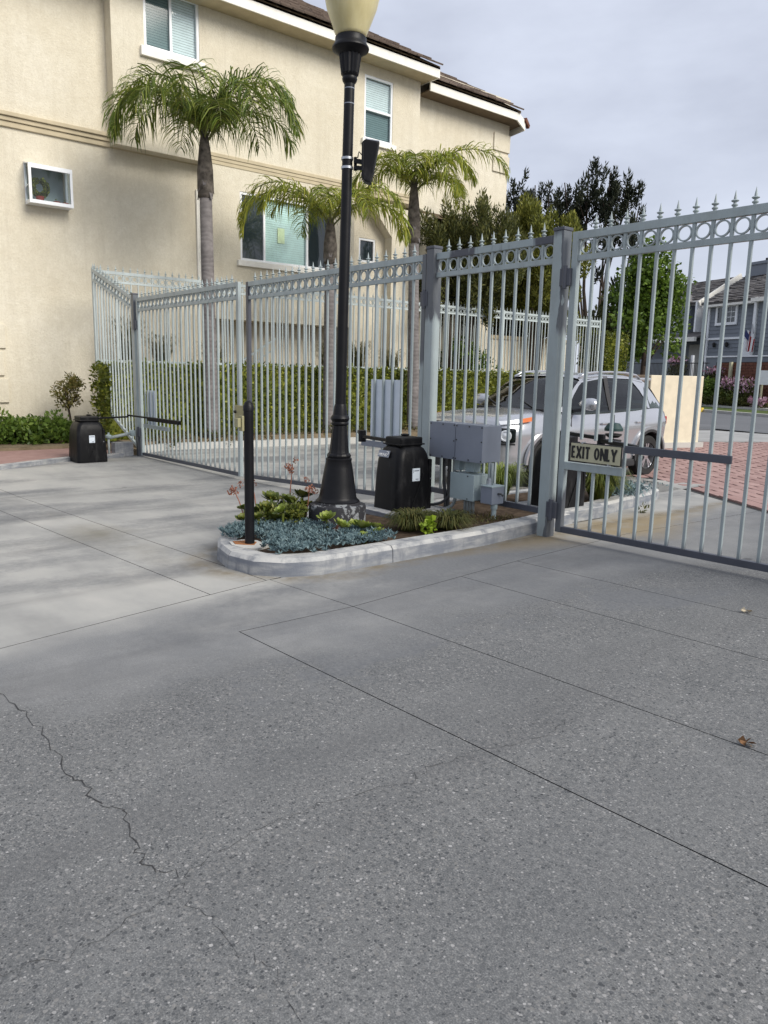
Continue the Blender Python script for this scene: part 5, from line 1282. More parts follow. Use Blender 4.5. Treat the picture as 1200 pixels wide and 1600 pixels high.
    def roof(xe, ye0, ye1, ze, hip, side):
        D = 4.6; o = .02
        r = [(xe, ye0, ze), (xe, ye1, ze), (xe-D, ye1-(D if hip else 0), ze+D*tn), (xe-D, ye0, ze+D*tn)]
        MB().add(r+[(x, y, z-.08) for x, y, z in r], [(0, 1, 2, 3), (7, 6, 5, 4), (0, 4, 5, 1), (1, 5, 6, 2), (2, 6, 7, 3), (3, 7, 4, 0)]).build('roof_deck', 'soffit', t)
        return xe, ye0, ye1, ze, D
    R1 = roof(-12.42, -7, 10.05, 9.96, True, 0); R2 = roof(-12.80, 9.9, 13.95, 9.74, True, 1)
    # eave fascias and soffits
    MB().box(-12.46, -12.42, -7, 10.05, 9.66, 9.93).build('fascia', 'fascia', t)
    MB().box(-12.455, XL, 10.012, 10.05, 9.66, 9.93).build('fascia', 'fascia', t)
    MB().box(XB-.6, -12.462, -7, 10.01, 9.665, 9.70).build('soffit', 'trim', t)
    MB().box(-12.84, -12.80, 10.052, 13.80, 9.44, 9.71).build('fascia', 'fascia', t)
    MB().bar((-12.82, 13.80, 9.575), (-12.98, 14.36, 9.42), .04, .27).build('fascia', 'fascia', t)
    MB().bar((-12.98, 14.36, 9.42), (-14.6, 14.7, 9.42), .04, .27).build('fascia', 'fascia', t)
    MB().bar((-12.93, 14.30, 9.60), (-13.02, 14.58, 9.44), .10, .12).build('gutter_end', 'brick', t)
    MB().prism([(-12.85, 10.05), (-12.85, 13.75), (-13.0, 14.3), (-14, 14.5), (-14, 10.05)], 9.445, 9.48).build('soffit', 'soffit', t)
    MB().prism([(-12.85, 13.7), (-12.98, 14.4), (-14.6, 14.7), (-14.6, 13.5)], 9.5, 9.62).build('roof_corner', 'soffit', t)
    # tiles
    L, W = .36, .33; n = math.hypot(1, tn)
    tilt = math.atan(tn); tm = MB().box(-.0, L+.05, -W/2+.005, W/2-.005, 0, .042).mesh('roof_tile', 'tile', bevel=.004, seg=1)
    spots = []
    for (xe, ya, yb, ze, D) in (R1, R2):
        rows = int(D*n/L)
        for r in range(rows):
            s = r*L; x = xe+.06-s/n; z = ze+.005+s*tn/n
            k = int((yb-max(ya, 1.0))/W)+1
            for c in range(k):
                y = yb-W/2-(c+.5*(r % 2))*W
                if y < max(ya, 1.0)-.1 or y > yb-s/n+W*.05: continue
                spots.append((r, y, x, z))
    # the 300 nearest the eave and right end show largest
    spots.sort(key=lambda q: q[0]*1.0-(q[1]*.35))
    rot = Matrix.Rotation(tilt+.05, 4, 'Y')
    extra = MB()
    for i, (r, y, x, z) in enumerate(spots):
        jz = random.uniform(-.006, .010)
        if i < 300: link('roof_tile', tm, t, (x-L/n*1.0, y, z+.02+jz+L*tn/n-.03), rot=(0, tilt-.075, random.gauss(0, .012)))
        else:
            R = Matrix.Translation((x-L/n, y, z+.02+jz+L*tn/n-.03))@Matrix.Rotation(tilt-.075, 4, 'Y')
            b = MB().box(0, L+.05, -W/2+.004, W/2-.004, 0, .032); extra.add([tuple(R@Vector(p)) for p in b.v], b.f)
    extra.build('upper_roof_tiles', 'tile', t, kind='stuff')
    # hip cap tiles
    cap = MB()
    for (xe, ya, yb, ze, D) in (R1, R2):
        k = 0; s = .40
        while s < D-.3:
            p = Vector((xe+.02-s, yb-.02-s, ze+.025+s*tn)); q = Vector((xe+.02-s-.32, yb-.02-s-.32, ze+.03+(s+.32)*tn))
            MB().bar(p, q+Vector((0, 0, -.01)), .15, .06).build('hip_tile', 'tile', t, bevel=.006); s += .29
    # handrail in the recess
    h = thing('handrail', 'white sloping stair handrail in the shaded recess under the bay', 'handrail', (-13.4, 4.8, 1.5))
    m = MB().bar((-13.3, 4.2, 1.75), (-13.3, 5.2, 2.35), .04, .05).bar((-13.3, 4.2, 1.5), (-13.3, 5.2, 2.1), .03, .03); m.build('rail', 'fence', h)
    for k in range(7): MB().box(-13.31, -13.29, 4.25+k*.14, 4.27+k*.14, 1.5, 1.78+k*.083).build('baluster', 'fence', h)
    # pots in the greenhouse window
    g = 'potted plants in the greenhouse window'
    for (y, r, lab, lf) in ((-.62, .085, 'red pot with a heart shaped vine in the greenhouse window', True), (-.28, .07, 'small dark red pot in the middle of the greenhouse window', False), (-.10, .06, 'small red pot at the right of the greenhouse window', False)):
        p = thing('potted_plant', lab, 'potted plant', (XL+.20, y, z0), g)
        MB().lathe([(r*.75, 0), (r, .13 if lf else .08), (r*1.08, .14 if lf else .085), (r*.9, .145 if lf else .09)], (XL+.20, y, z0+.002), 14).build('pot', 'terracotta', p, smooth=.5)
        if lf:
            cl = [((XL+.20, y+.14*math.sin(a), z0+.32+.15*math.cos(a)), .06) for a in np.arange(.4, 5.9, .3)]
            foliage('vine', cl, 22000, .045, 'hedge', p, aspect=.8)
        else: foliage('sprout', [((XL+.20, y, z0+.12), .04)], 9000, .03, 'hedge', p, aspect=.5)
building()
# ------------------------------------------------------------------ palms
def frond(name, base, az, elev, L, droop, leafmat, parent, seed, ll=.55, n=72):
    """arching pinnate frond with hanging leaflets"""
    rn = random.Random(seed); pts = []; p = Vector(base); e = elev; d0 = Vector((math.cos(az), math.sin(az), 0))
    N = 22; st = L/N
    for i in range(N+1):
        pts.append(p.copy()); f = i/N
        p = p+(d0*math.cos(e)+Vector((0, 0, 1))*math.sin(e))*st
        e = max(-1.45, e-droop*(.35+1.1*f)/N)
    o = MB().tube(pts, [.02*(1-.85*i/N)+.003 for i in range(N+1)], 5).build(name, 'rachis', parent, smooth=True)
    m = MB(); side = Vector((-d0.y, d0.x, 0))
    for k in range(n):
        f = .12+.88*(k+.5)/n; i = min(N-1, int(f*N)); q = pts[i].lerp(pts[i+1], f*N-i); tang = (pts[min(N, i+1)]-pts[i]).normalized()
        up = side.cross(tang)*-1 if side.cross(tang).z < 0 else side.cross(tang)
        for s in (-1, 1):
            l = ll*(math.sin(PI*min(1, .18+.80*f))**.7)*rn.uniform(.8, 1.12)
            d = (side*s*rn.uniform(.75, 1.0)+tang*rn.uniform(.35, .8)+up*rn.uniform(-.15, .65)).normalized()
            w = .0125*rn.uniform(.8, 1.25); b = d.cross(Vector((0, 0, 1))).normalized() if abs(d.z) < .95 else side
            b = (b+Vector((rn.gauss(0, .4), rn.gauss(0, .4), rn.gauss(0, .4)))).normalized(); b = (b-d*b.dot(d)).normalized()
            hang = rn.uniform(.5, 1.15)
            p0 = q; p1 = q+d*l*.45+Vector((0, 0, -.07*hang*l)); p2 = q+d*l*.80+Vector((0, 0, -.38*hang*l)); p3 = q+d*l*.95+Vector((0, 0, -.78*hang*l))
            vs = []
            for pp, ww in ((p0, .5), (p1, 1), (p2, .75), (p3, .08)): vs += [pp-b*w*ww, pp+b*w*ww]
            m.add(vs, [(0, 1, 3, 2), (2, 3, 5, 4), (4, 5, 7, 6)])
    org = ORG[o.name]
    link('leaflets', m.mesh('leaflets', leafmat, org, smooth=True, fixn=False), o, None)
    ORG['x'] = org
    return o
def palm(label, base, top, r0, r1, fr, mat, boot=.9, ll=.55):
    t = thing('palm_tree', label, 'palm tree', base, 'palm trees in front of the hedge')
    b, tp = Vector(base), Vector(top)
    pts = [b.lerp(tp, f) for f in (0, .06, .25, .5, .75, 1)]
    MB().tube(pts, [r0*1.25, r0*1.05, r0, (r0+r1)/2, r1, r1*.95], 14).build('trunk', 'palmtrunk', t, smooth=True)
    u = (tp-b).normalized()
    MB().tube([tp-u*.05, tp+u*.1, tp+u*boot*.4, tp+u*boot*.75, tp+u*boot], [r1*1.0, r1*1.25, r1*1.2, r1*.85, r1*.5], 12).build('boot', 'boot', t, smooth=True)
    # frayed dead sheaths
    for k in range(7):
        a = k*.9+.3; c = tp+u*(boot*(.12+.1*(k % 4)))
        d = Vector((math.cos(a), math.sin(a), 0))
        MB().add([c+d*r1*1.0+Vector((-d.y, d.x, 0))*.06, c+d*r1*1.0-Vector((-d.y, d.x, 0))*.06, c+d*r1*1.28-Vector((-d.y, d.x, 0))*.03-u*.22, c+d*r1*1.28+Vector((-d.y, d.x, 0))*.03-u*.22], [(0, 1, 2, 3)]).build('sheath', 'palmtrunk', t)
    h = tp+u*boot*.8
    for i, (az, el, L, dr) in enumerate(fr):
        frond('frond', h+u*random.uniform(-.1, .12), math.radians(az), math.radians(el), L, dr, mat, t, hash((label, i)) % 9999 if False else i*7+int(L*100), ll)
def palms():
    # az in world degrees: camera-right is about +50, camera-left about -130, away 140, toward the camera -40
    palm('tallest palm at left with a full drooping crown, nearest the left gate', (-10.8, 2.02, .0), (-10.8, 1.99, 5.05), .15, .135,
         [(50, 80, 2.95, 3.9), (40, 66, 2.8, 3.3), (75, 60, 2.5, 3.0), (-130, 78, 3.0, 4.0), (-118, 70, 2.8, 3.9), (-150, 62, 2.4, 3.2), (140, 76, 2.4, 2.6), (170, 62, 2.4, 3.0), (-40, 78, 2.9, 4.0), (-75, 64, 2.4, 3.3), (5, 66, 2.5, 3.4), (60, 84, 2.8, 3.2), (110, 66, 2.4, 3.0), (-135, 84, 2.7, 3.4), (-15, 52, 2.0, 3.0)], 'palmleaf', 1.25, .82)
    palm('shorter palm half hidden behind the black lamp post', (-10.75, 5.14, .0), (-10.75, 5.14, 4.05), .15, .13,
         [(-130, 62, 3.1, 3.6), (-122, 50, 2.9, 3.4), (-100, 60, 2.3, 3.0), (50, 50, 2.5, 3.3), (38, 62, 2.3, 3.1), (70, 46, 2.4, 3.0), (-40, 68, 2.0, 3.2), (140, 70, 2.2, 2.6), (-5, 55, 2.2, 3.1), (170, 50, 2.2, 2.8), (-150, 66, 2.1, 2.8)], 'palmleaf2', 1.0, .6)
    palm('right palm with one long frond arching toward the conifers', (-10.8, 7.95, .0), (-10.8, 7.80, 4.85), .16, .135,
         [(48, 55, 3.0, 2.7), (55, 68, 2.2, 3.3), (30, 70, 2.0, 3.6), (-130, 55, 2.1, 3.2), (-120, 72, 1.9, 3.4), (-40, 72, 1.9, 3.8), (-70, 62, 1.8, 3.4), (140, 60, 2.0, 2.8), (0, 66, 1.9, 3.7), (90, 50, 2.2, 3.0), (-160, 60, 1.9, 3.0), (20, 40, 1.6, 2.6)], 'palmleaf2', 1.5, .6)
palms()

# ------------------------------------------------------------------ hedges, bushes, trees
def hedge_box(label, name, x0, x1, y0, y1, z0, z1, dens, size, mat, cat='hedge', core=.10, jit=.05):
    t = thing(name, label, cat, ((x0+x1)/2, (y0+y1)/2, z0))
    c = core; m = MB()
    # uneven core following the clipped surface
    ny = max(2, int((y1-y0)/.25)); nzz = max(2, int((z1-z0)/.25)); vs = []
    m.box(x0+c, x1-c, y0+c, y1-c, z0, z1-c); m.build('core', mat, t)
    faces = [('x', x1, (x1-x0) > 0), ('z', z1, True), ('y', y0, True), ('y2', y1, True), ('x2', x0, True)]
    C_, T_ = [], []
    for k, _, _ in faces:
        a = {'x': (y1-y0)*(z1-z0), 'x2': (y1-y0)*(z1-z0)*.3, 'z': (x1-x0)*(y1-y0), 'y': (x1-x0)*(z1-z0), 'y2': (x1-x0)*(z1-z0)}[k]; n = int(a*dens)
        u, v = RNG.random(n), RNG.random(n); dd = RNG.normal(size=n)*jit-.02+.05*np.sin(u*(y1-y0)*3.1)*np.sin(v*5)
        X = x0+(x1-x0)*u; Y = y0+(y1-y0)*u; Z = z0+(z1-z0)*v; Y2 = y0+(y1-y0)*v
        P, N_ = {'x': (np.stack([x1+dd, Y, Z], 1), (1, 0, .4)), 'x2': (np.stack([x0-dd, Y, Z], 1), (-1, 0, .4)), 'z': (np.stack([X, Y2, z1+dd], 1), (.2, 0, 1)), 'y': (np.stack([X, y0-dd, Z], 1), (0, -1, .4)), 'y2': (np.stack([X, y1+dd, Z], 1), (0, 1, .4))}[k]
        C_.append(P); T_.append(np.array(N_)*.6+RNG.normal(size=(n, 3))*.6)
    C_ = np.concatenate(C_); T_ = np.concatenate(T_); n = len(C_)
    N_ = np.cross(T_, RNG.normal(size=(n, 3)))
    link('foliage', quads_mesh('foliage', C_, T_, N_, size*(.5+1.0*RNG.random(n)), size*.6, mat, ORG[t.name]), t, None)
    L = y1-y0; cl = [((random.uniform(x0+.1, x1), random.uniform(y0, y1), z1+random.uniform(-.06, .05)), random.uniform(.07, .15)) for _ in range(int(L*7))]+[((x1+random.uniform(-.04, .04), random.uniform(y0, y1), random.uniform(z0, z1)), random.uniform(.08, .16)) for _ in range(int(L*6))]
    foliage('sprigs', cl, 1500, size*.9, mat, t, aspect=.55, shell=.2)
    return t
def limb(t, name, pts, r0, r1, mat='bark'):
    k = len(pts); return MB().tube(pts, [r0+(r1-r0)*i/(k-1) for i in range(k)], 7).build(name, mat, t, smooth=True)
def vegetation():
    hedge_box('long clipped hedge under the back fence behind the gates', 'hedge', -11.85, -11.2, -.16, 13.6, .0, 1.56, 620, .085, 'hedge')
    hedge_box('tall clipped hedge column at the far end of the back fence', 'hedge', -12.9, -12.0, 18.3, 19.6, 0, 3.1, 500, .11, 'hedge')
    tag(foliage('low_ground_cover', [((-10.75+random.uniform(-.25, .25), y, .06), random.uniform(.14, .24)) for y in np.arange(.5, 10.5, .22)], 1500, .11, 'grass', aspect=.3, up=.6, kind='stuff'), 'low strappy ground cover along the foot of the hedge', 'ground cover')
    tag(foliage('dry_cover', [((-10.5+random.uniform(-.2, .2), y, .03), random.uniform(.10, .18)) for y in np.arange(.8, 8.5, .3)], 1200, .10, 'drygrass', aspect=.3, up=.4, kind='stuff'), 'brown dry cover at the rear kerb below the hedge', 'ground cover')
    # bush and sapling at the left wall
    t = thing('bush', 'rounded bright green bush against the wall at the left edge', 'bush', (-12.1, -1.9, -.06))
    cl = [((-12.25+random.uniform(-.35, .45), y, random.uniform(.10, .42)), random.uniform(.26, .36)) for y in np.arange(-3.4, -.72, .13)]
    foliage('foliage', cl, 2600, .095, 'bush', t, aspect=.55)
    foliage('inner_foliage', [((c[0]-.08, c[1], c[2]-.1), r*.8) for c, r in cl], 900, .16, 'bush', t, shell=.1, aspect=.9)
    for y in (-2.8, -1.9, -1.1): limb(t, 'stem', [(-12.2, y, -.08), (-12.2, y+.05, .3)], .03, .02)
    t = thing('sapling', 'thin young tree with sparse olive crown by the left wall', 'tree', (-12.35, -.28, -.06))
    limb(t, 'trunk', [(-12.35, -.46, -.08), (-12.36, -.47, .3), (-12.40, -.50, .62), (-12.42, -.50, .95)], .03, .018)
    for d in ((.1, .25), (-.1, -.3), (.15, -.15), (-.05, .1)): limb(t, 'branch', [(-12.40, -.50, .6), (-12.40+d[0], -.50+d[1]*.6, .9), (-12.4+d[0]*1.5, -.50+d[1]*.8, 1.1)], .012, .005)
    foliage('foliage', [((-12.4+random.uniform(-.16, .16), -.5+random.uniform(-.24, .24), random.uniform(.74, 1.26)), random.uniform(.09, .17)) for _ in range(20)], 3600, .08, 'sap', t, aspect=.34, up=-.1, shell=.1)
    # planting on the terrace
    def spiky(label, y, x, h, n, mat):
        tuft('spiky_plant', label, (x, y, 1.5), .45, h, n, mat, cat='plant', group='plants on the terrace behind the back fence', droop=.3)
    for (y, h, lab) in ((.9, .95, 'tallest spiky dark plant behind the fence at far left'), (1.7, .7, 'second spiky dark plant behind the left gate'), (3.0, .6, 'spiky plant beside the first palm trunk'), (6.4, .7, 'feathery plant right of the second palm trunk'), (7.4, .75, 'feathery plant left of the third palm trunk'), (8.6, .6, 'feathery plant in front of the pier')):
        spiky(lab, y, -12.55, h, 260, 'grass')
    t = thing('shrub', 'round pale green shrub on the terrace behind the back fence', 'shrub', (-12.6, 11.7, 1.5))
    cl = [((-12.6+random.uniform(-.3, .3), 11.7+random.uniform(-.75, .75), 1.5+random.uniform(.2, .85)), random.uniform(.28, .4)) for _ in range(16)]
    foliage('foliage', cl, 900, .12, 'bush', t, aspect=.5); limb(t, 'stem', [(-12.6, 11.7, 1.4), (-12.6, 11.7, 2.1)], .05, .03)
    # conifers
    def sprays(c, rx, rz, n, r, up=.0):
        out = []
        for _ in range(n):
            d = Vector((random.gauss(0, 1), random.gauss(0, 1), random.gauss(0, 1))).normalized(); f = random.uniform(.45, 1)
            out.append(((c[0]+d.x*rx*f, c[1]+d.y*rx*f, c[2]+d.z*rz*f), random.uniform(.7, 1.2)*r))
        return out
    def upright(t, cl, per, size, mat, stretch=1.7, aspect=.22):
        C_, T_ = [], []
        for c, r in cl:
            k = max(8, int(per*r*r)); d = rdir(k); q = r*(.25+.8*RNG.random(k)**.6)
            h = d[:, 2:3]; P = np.array(c)+d*q[:, None]*np.array([.62, .62, stretch]); C_.append(P); T_.append(d*.8+RNG.normal(size=(k, 3))*.4+np.array([0, 0, 1.0]))
        C_ = np.concatenate(C_); T_ = np.concatenate(T_); n = len(C_)
        return link('foliage', quads_mesh('foliage', C_, T_, np.cross(T_, RNG.normal(size=(n, 3))), size*(.6+.8*RNG.random(n)), size*aspect, mat, ORG[t.name]), t, None)
    t = thing('conifer_tree', 'dark green conifer with upright sprays beside the right palm', 'conifer', (-12.45, 11.2, 1.5))
    for (dx, dy, tp) in ((0, 0, 6.6), (-.25, -.55, 5.6), (.25, .6, 5.9), (0, .95, 5.0), (.1, -.9, 4.7)): limb(t, 'trunk', [(-12.45+dx*.3, 11.2+dy*.35, 1.4), (-12.45+dx*.6, 11.2+dy*.6, 3.2), (-12.45+dx, 11.2+dy, tp)], .085, .03)
    cl = sprays((-12.4, 11.4, 5.1), 1.85, 1.5, 120, .36)+[((-12.4+random.gauss(0, .35), 11.2+random.uniform(-1.35, 1.2), random.uniform(3.3, 4.3)), .30) for _ in range(26)]+[((-12.4, 10.9, 6.75), .24), ((-12.4, 11.9, 6.45), .24), ((-12.4, 12.5, 6.35), .22)]
    upright(t, cl, 2300, .13, 'yew', 1.5, .3)
    t = thing('conifer_tree', 'yellow green conifer right of the dark one above the fixed panel', 'conifer', (-12.6, 15.0, 1.0))
    for (dx, dy, tp) in ((0, 0, 6.4), (.2, -.6, 5.6), (-.1, .7, 5.6)): limb(t, 'trunk', [(-12.6+dx*.3, 15+dy*.3, .9), (-12.6+dx, 15+dy, tp)], .09, .03)
    cl = sprays((-12.6, 15.0, 5.35), 1.85, 1.8, 120, .42)+[((-12.6+random.gauss(0, .3), 15+random.uniform(-.3, 1.9), random.uniform(2.9, 4.6)), .36) for _ in range(30)]
    upright(t, cl, 1900, .15, 'yew2', 1.3, .34)
    t = thing('conifer_tree', 'dark spreading conifer behind the back fence below the yellow green crown', 'conifer', (-15.4, 16.5, .5))
    limb(t, 'trunk', [(-15.4, 16.5, .2), (-15.4, 16.6, 4.5)], .12, .05)
    upright(t, sprays((-15.2, 16.3, 3.8), 2.3, 1.3, 90, .5), 1100, .2, 'yew', 1.1, .4)
    # distant dark pines
    def pine(label, base, tips, bare=False):
        t = thing('pine_tree', label, 'pine tree', base, 'dark pines on the skyline')
        b = Vector(base)
        for k, (tip, rr, nn) in enumerate(tips):
            tp = Vector(tip); mid = b.lerp(tp, .5)+Vector((random.gauss(0, .3), random.gauss(0, .3), 0))
            limb(t, 'trunk' if k == 0 else 'limb', [b, b.lerp(mid, .6), mid, tp], .20 if k == 0 else .12, .03)
            cl = []
            for _ in range(nn):
                f = random.uniform(.60, 1.0); c = mid.lerp(tp, f)+Vector((random.gauss(0, rr), random.gauss(0, rr), random.gauss(0, .25)))
                cl.append((tuple(c), random.uniform(.2, .5)))
                if random.random() < .5: limb(t, 'branch', [mid.lerp(tp, f*.8), c], .04, .02)
            upright(t, cl, 560, .28, 'pine', 1.35, .28)
    pine('tall dark pine with several upright tufts above the exit gate post', (-21.5, 31.0, 0), [((-22.24, 30.35, 12.6), .5, 22), ((-23.2, 29.6, 11.9), .5, 16), ((-21.3, 31.0, 12.3), .45, 18), ((-20.5, 31.6, 11.4), .4, 16), ((-20.0, 31.9, 10.4), .3, 9), ((-22.8, 29.9, 10.6), .5, 14), ((-21.0, 31.1, 10.2), .5, 12)])
    pine('smaller dark pine tufts just right of the roof corner', (-24.6, 28.4, 0), [((-25.3, 27.8, 11.9), .35, 12), ((-24.4, 28.6, 11.8), .3, 10), ((-23.8, 29.1, 11.3), .35, 10), ((-24.9, 28.2, 11.0), .4, 10)])
    pine('leaning bare limbed pine seen between exit gate pickets', (-18.3, 27.2, 0), [((-17.2, 28.0, 7.9), .35, 7), ((-18.6, 27.0, 7.4), .3, 5), ((-17.6, 27.8, 6.2), .3, 5)])
    # green street tree
    t = thing('street_tree', 'dense bright green street tree behind the exit gate', 'tree', (-14.5, 24.8, -.1))
    limb(t, 'trunk', [(-14.5, 24.8, -.2), (-14.5, 24.75, 2.2), (-14.55, 24.7, 5.5)], .16, .05)
    for k in range(7):
        a = k*.9; limb(t, 'limb', [(-14.5, 24.75, 2+.3*k), (-14.5+math.cos(a)*.9, 24.75+math.sin(a)*.9, 3.2+.4*k)], .06, .02)
    cl = []
    for _ in range(150):
        d = Vector((random.gauss(0, 1), random.gauss(0, 1), random.gauss(0, 1))).normalized(); f = random.uniform(.35, 1)
        z = 4.7+d.z*2.75*f; w = 1.62*(1 if z < 5.2 else max(.35, 1-(z-5.2)/3.6))
        cl.append(((-14.55+d.x*w*f, 24.75+d.y*w*f, z), random.uniform(.34, .55)))
    foliage('foliage', cl, 300, .19, 'tree', t, aspect=.7, up=-.1, shell=.3)
    t2 = thing('street_tree', 'dark leafy tree left of the bright green street tree', 'tree', (-16.6, 25.0, -.1))
    limb(t2, 'trunk', [(-16.6, 25, -.2), (-16.6, 25, 4)], .14, .06)
    foliage('foliage', sprays((-16.5, 24.7, 3.3), 1.2, 1.7, 46, .45), 320, .19, 'yew', t2, aspect=.6)
vegetation()

# ------------------------------------------------------------------ cream entry wall
def entry_wall():
    t = thing('entry_wall', 'low cream block wall end standing behind the parked car', 'wall', (-5.3, 12.2, -.15))
    c = [(-5.66, 10.95), (-5.12, 12.42), (-5.30, 12.49), (-5.84, 11.02)]
    MB().prism(c, -.25, 1.60).build('front_face_wall', 'creamwall', t, bevel=.015)
    MB().prism([(-5.70, 10.96), (-5.88, 11.04), (-7.5, 11.5), (-7.4, 11.28)], -.25, 1.60).build('return_wall', 'tanwall', t, bevel=.015)  # shaded side of the cream wall, its shade painted in as darker tan
    MB().prism([(-5.60, 10.9), (-5.02, 12.5), (-5.12, 12.55), (-5.68, 10.95)], -.25, -.02).build('base_course', 'walk', t)
entry_wall()

# ------------------------------------------------------------------ houses across the street
HS = Vector((math.cos(math.radians(-20)), math.sin(math.radians(-20)), 0)); HN = Vector((-HS.y, HS.x, 0)); HQ = Vector((-18.19, 40.96, 0))
def H(u, d, z):   # u along the facade, d toward the camera
    v = HQ+HS*u-HN*d; return (v.x, v.y, z)
def hbox(m, u0, u1, d0, d1, z0, z1):
    vs = [H(u, d, z) for z in (z0, z1) for u, d in ((u0, d0), (u1, d0), (u1, d1), (u0, d1))]
    return m.add(vs, [(0, 3, 2, 1), (4, 5, 6, 7), (0, 1, 5, 4), (1, 2, 6, 5), (2, 3, 7, 6), (3, 0, 4, 7)])
def hquad(m, a, b, c, d, th=.10):
    n = (Vector(b)-Vector(a)).cross(Vector(d)-Vector(a)).normalized()*th
    P = [Vector(x) for x in (a, b, c, d)]; return m.add([*P, *[p-n for p in P]], [(0, 1, 2, 3), (7, 6, 5, 4), (0, 4, 5, 1), (1, 5, 6, 2), (2, 6, 7, 3), (3, 7, 4, 0)])
def hwindow(t, u0, u1, z0, z1, d, split=True, grid=False):
    w = hbox(hbox(hbox(hbox(MB(), u0-.16, u1+.16, d, d+.08, z1, z1+.16), u0-.16, u1+.16, d, d+.08, z0-.16, z0), u0-.16, u0, d, d+.0795, z0, z1), u1, u1+.16, d, d+.0795, z0, z1).build('window', 'vinyl', t)
    hbox(MB(), u0, u1, d+.005, d+.02, z0, z1).build('pane', 'glass', w)
    if split: hbox(MB(), (u0+u1)/2-.05, (u0+u1)/2+.05, d+.02, d+.06, z0, z1).build('mullion', 'vinyl', w)
    if grid:
        m = MB(); um = (u0+u1)/2
        for k in (1, 2): hbox(m, um+.05, u1, d+.021, d+.04, z0+(z1-z0)*k/3-.015, z0+(z1-z0)*k/3+.015)
        hbox(m, (um+u1)/2-.015, (um+u1)/2+.015, d+.021, d+.041, z0, z1); m.build('glazing_bar', 'vinyl', w)
def siding(t, u0, u1, d, z0, z1, name='siding_board'):
    m = MB(); k = 0; z = z0
    while z < z1-.02:
        zz = min(z+.24, z1); a = [H(u0, d+.035, z), H(u1, d+.035, z), H(u1, d+.005, zz), H(u0, d+.005, zz), H(u0, d-.1, z), H(u1, d-.1, z), H(u1, d-.1, zz), H(u0, d-.1, zz)]
        MB().add(a, [(0, 1, 2, 3), (7, 6, 5, 4), (0, 4, 5, 1), (1, 5, 6, 2), (2, 6, 7, 3), (3, 7, 4, 0)]).build(name, 'siding', t); z = zz
def shingle_roof(t, u0, u1, d0, z0, d1, z1, skew=0.0):
    """courses of shakes from eave (d0,z0) to ridge (d1,z1)"""
    n = 16
    hquad(MB(), H(u0, d0, z0), H(u1, d0, z0), H(u1+skew, d1, z1), H(u0, d1, z1)).build('roof_deck', 'shake', t)
    for k in range(n):
        f, g = k/n, (k+1.25)/n; g = min(g, 1)
        da, za, db, zb = d0+(d1-d0)*f, z0+(z1-z0)*f, d0+(d1-d0)*g, z0+(z1-z0)*g
        m = MB(); u = u0
        while u < u1+skew*f-.05:
            w = random.uniform(.35, .8); e = min(u+w, u1+skew*f); j = random.uniform(.05, .10)
            hquad(m, H(u+.01, da+random.uniform(-.03, .05), za+j), H(e-.01, da+random.uniform(-.03, .05), za+j), H(e-.01, db, zb+.02), H(u+.01, db, zb+.02), .04); u = e
        m.build('shake_course', 'shake', t)
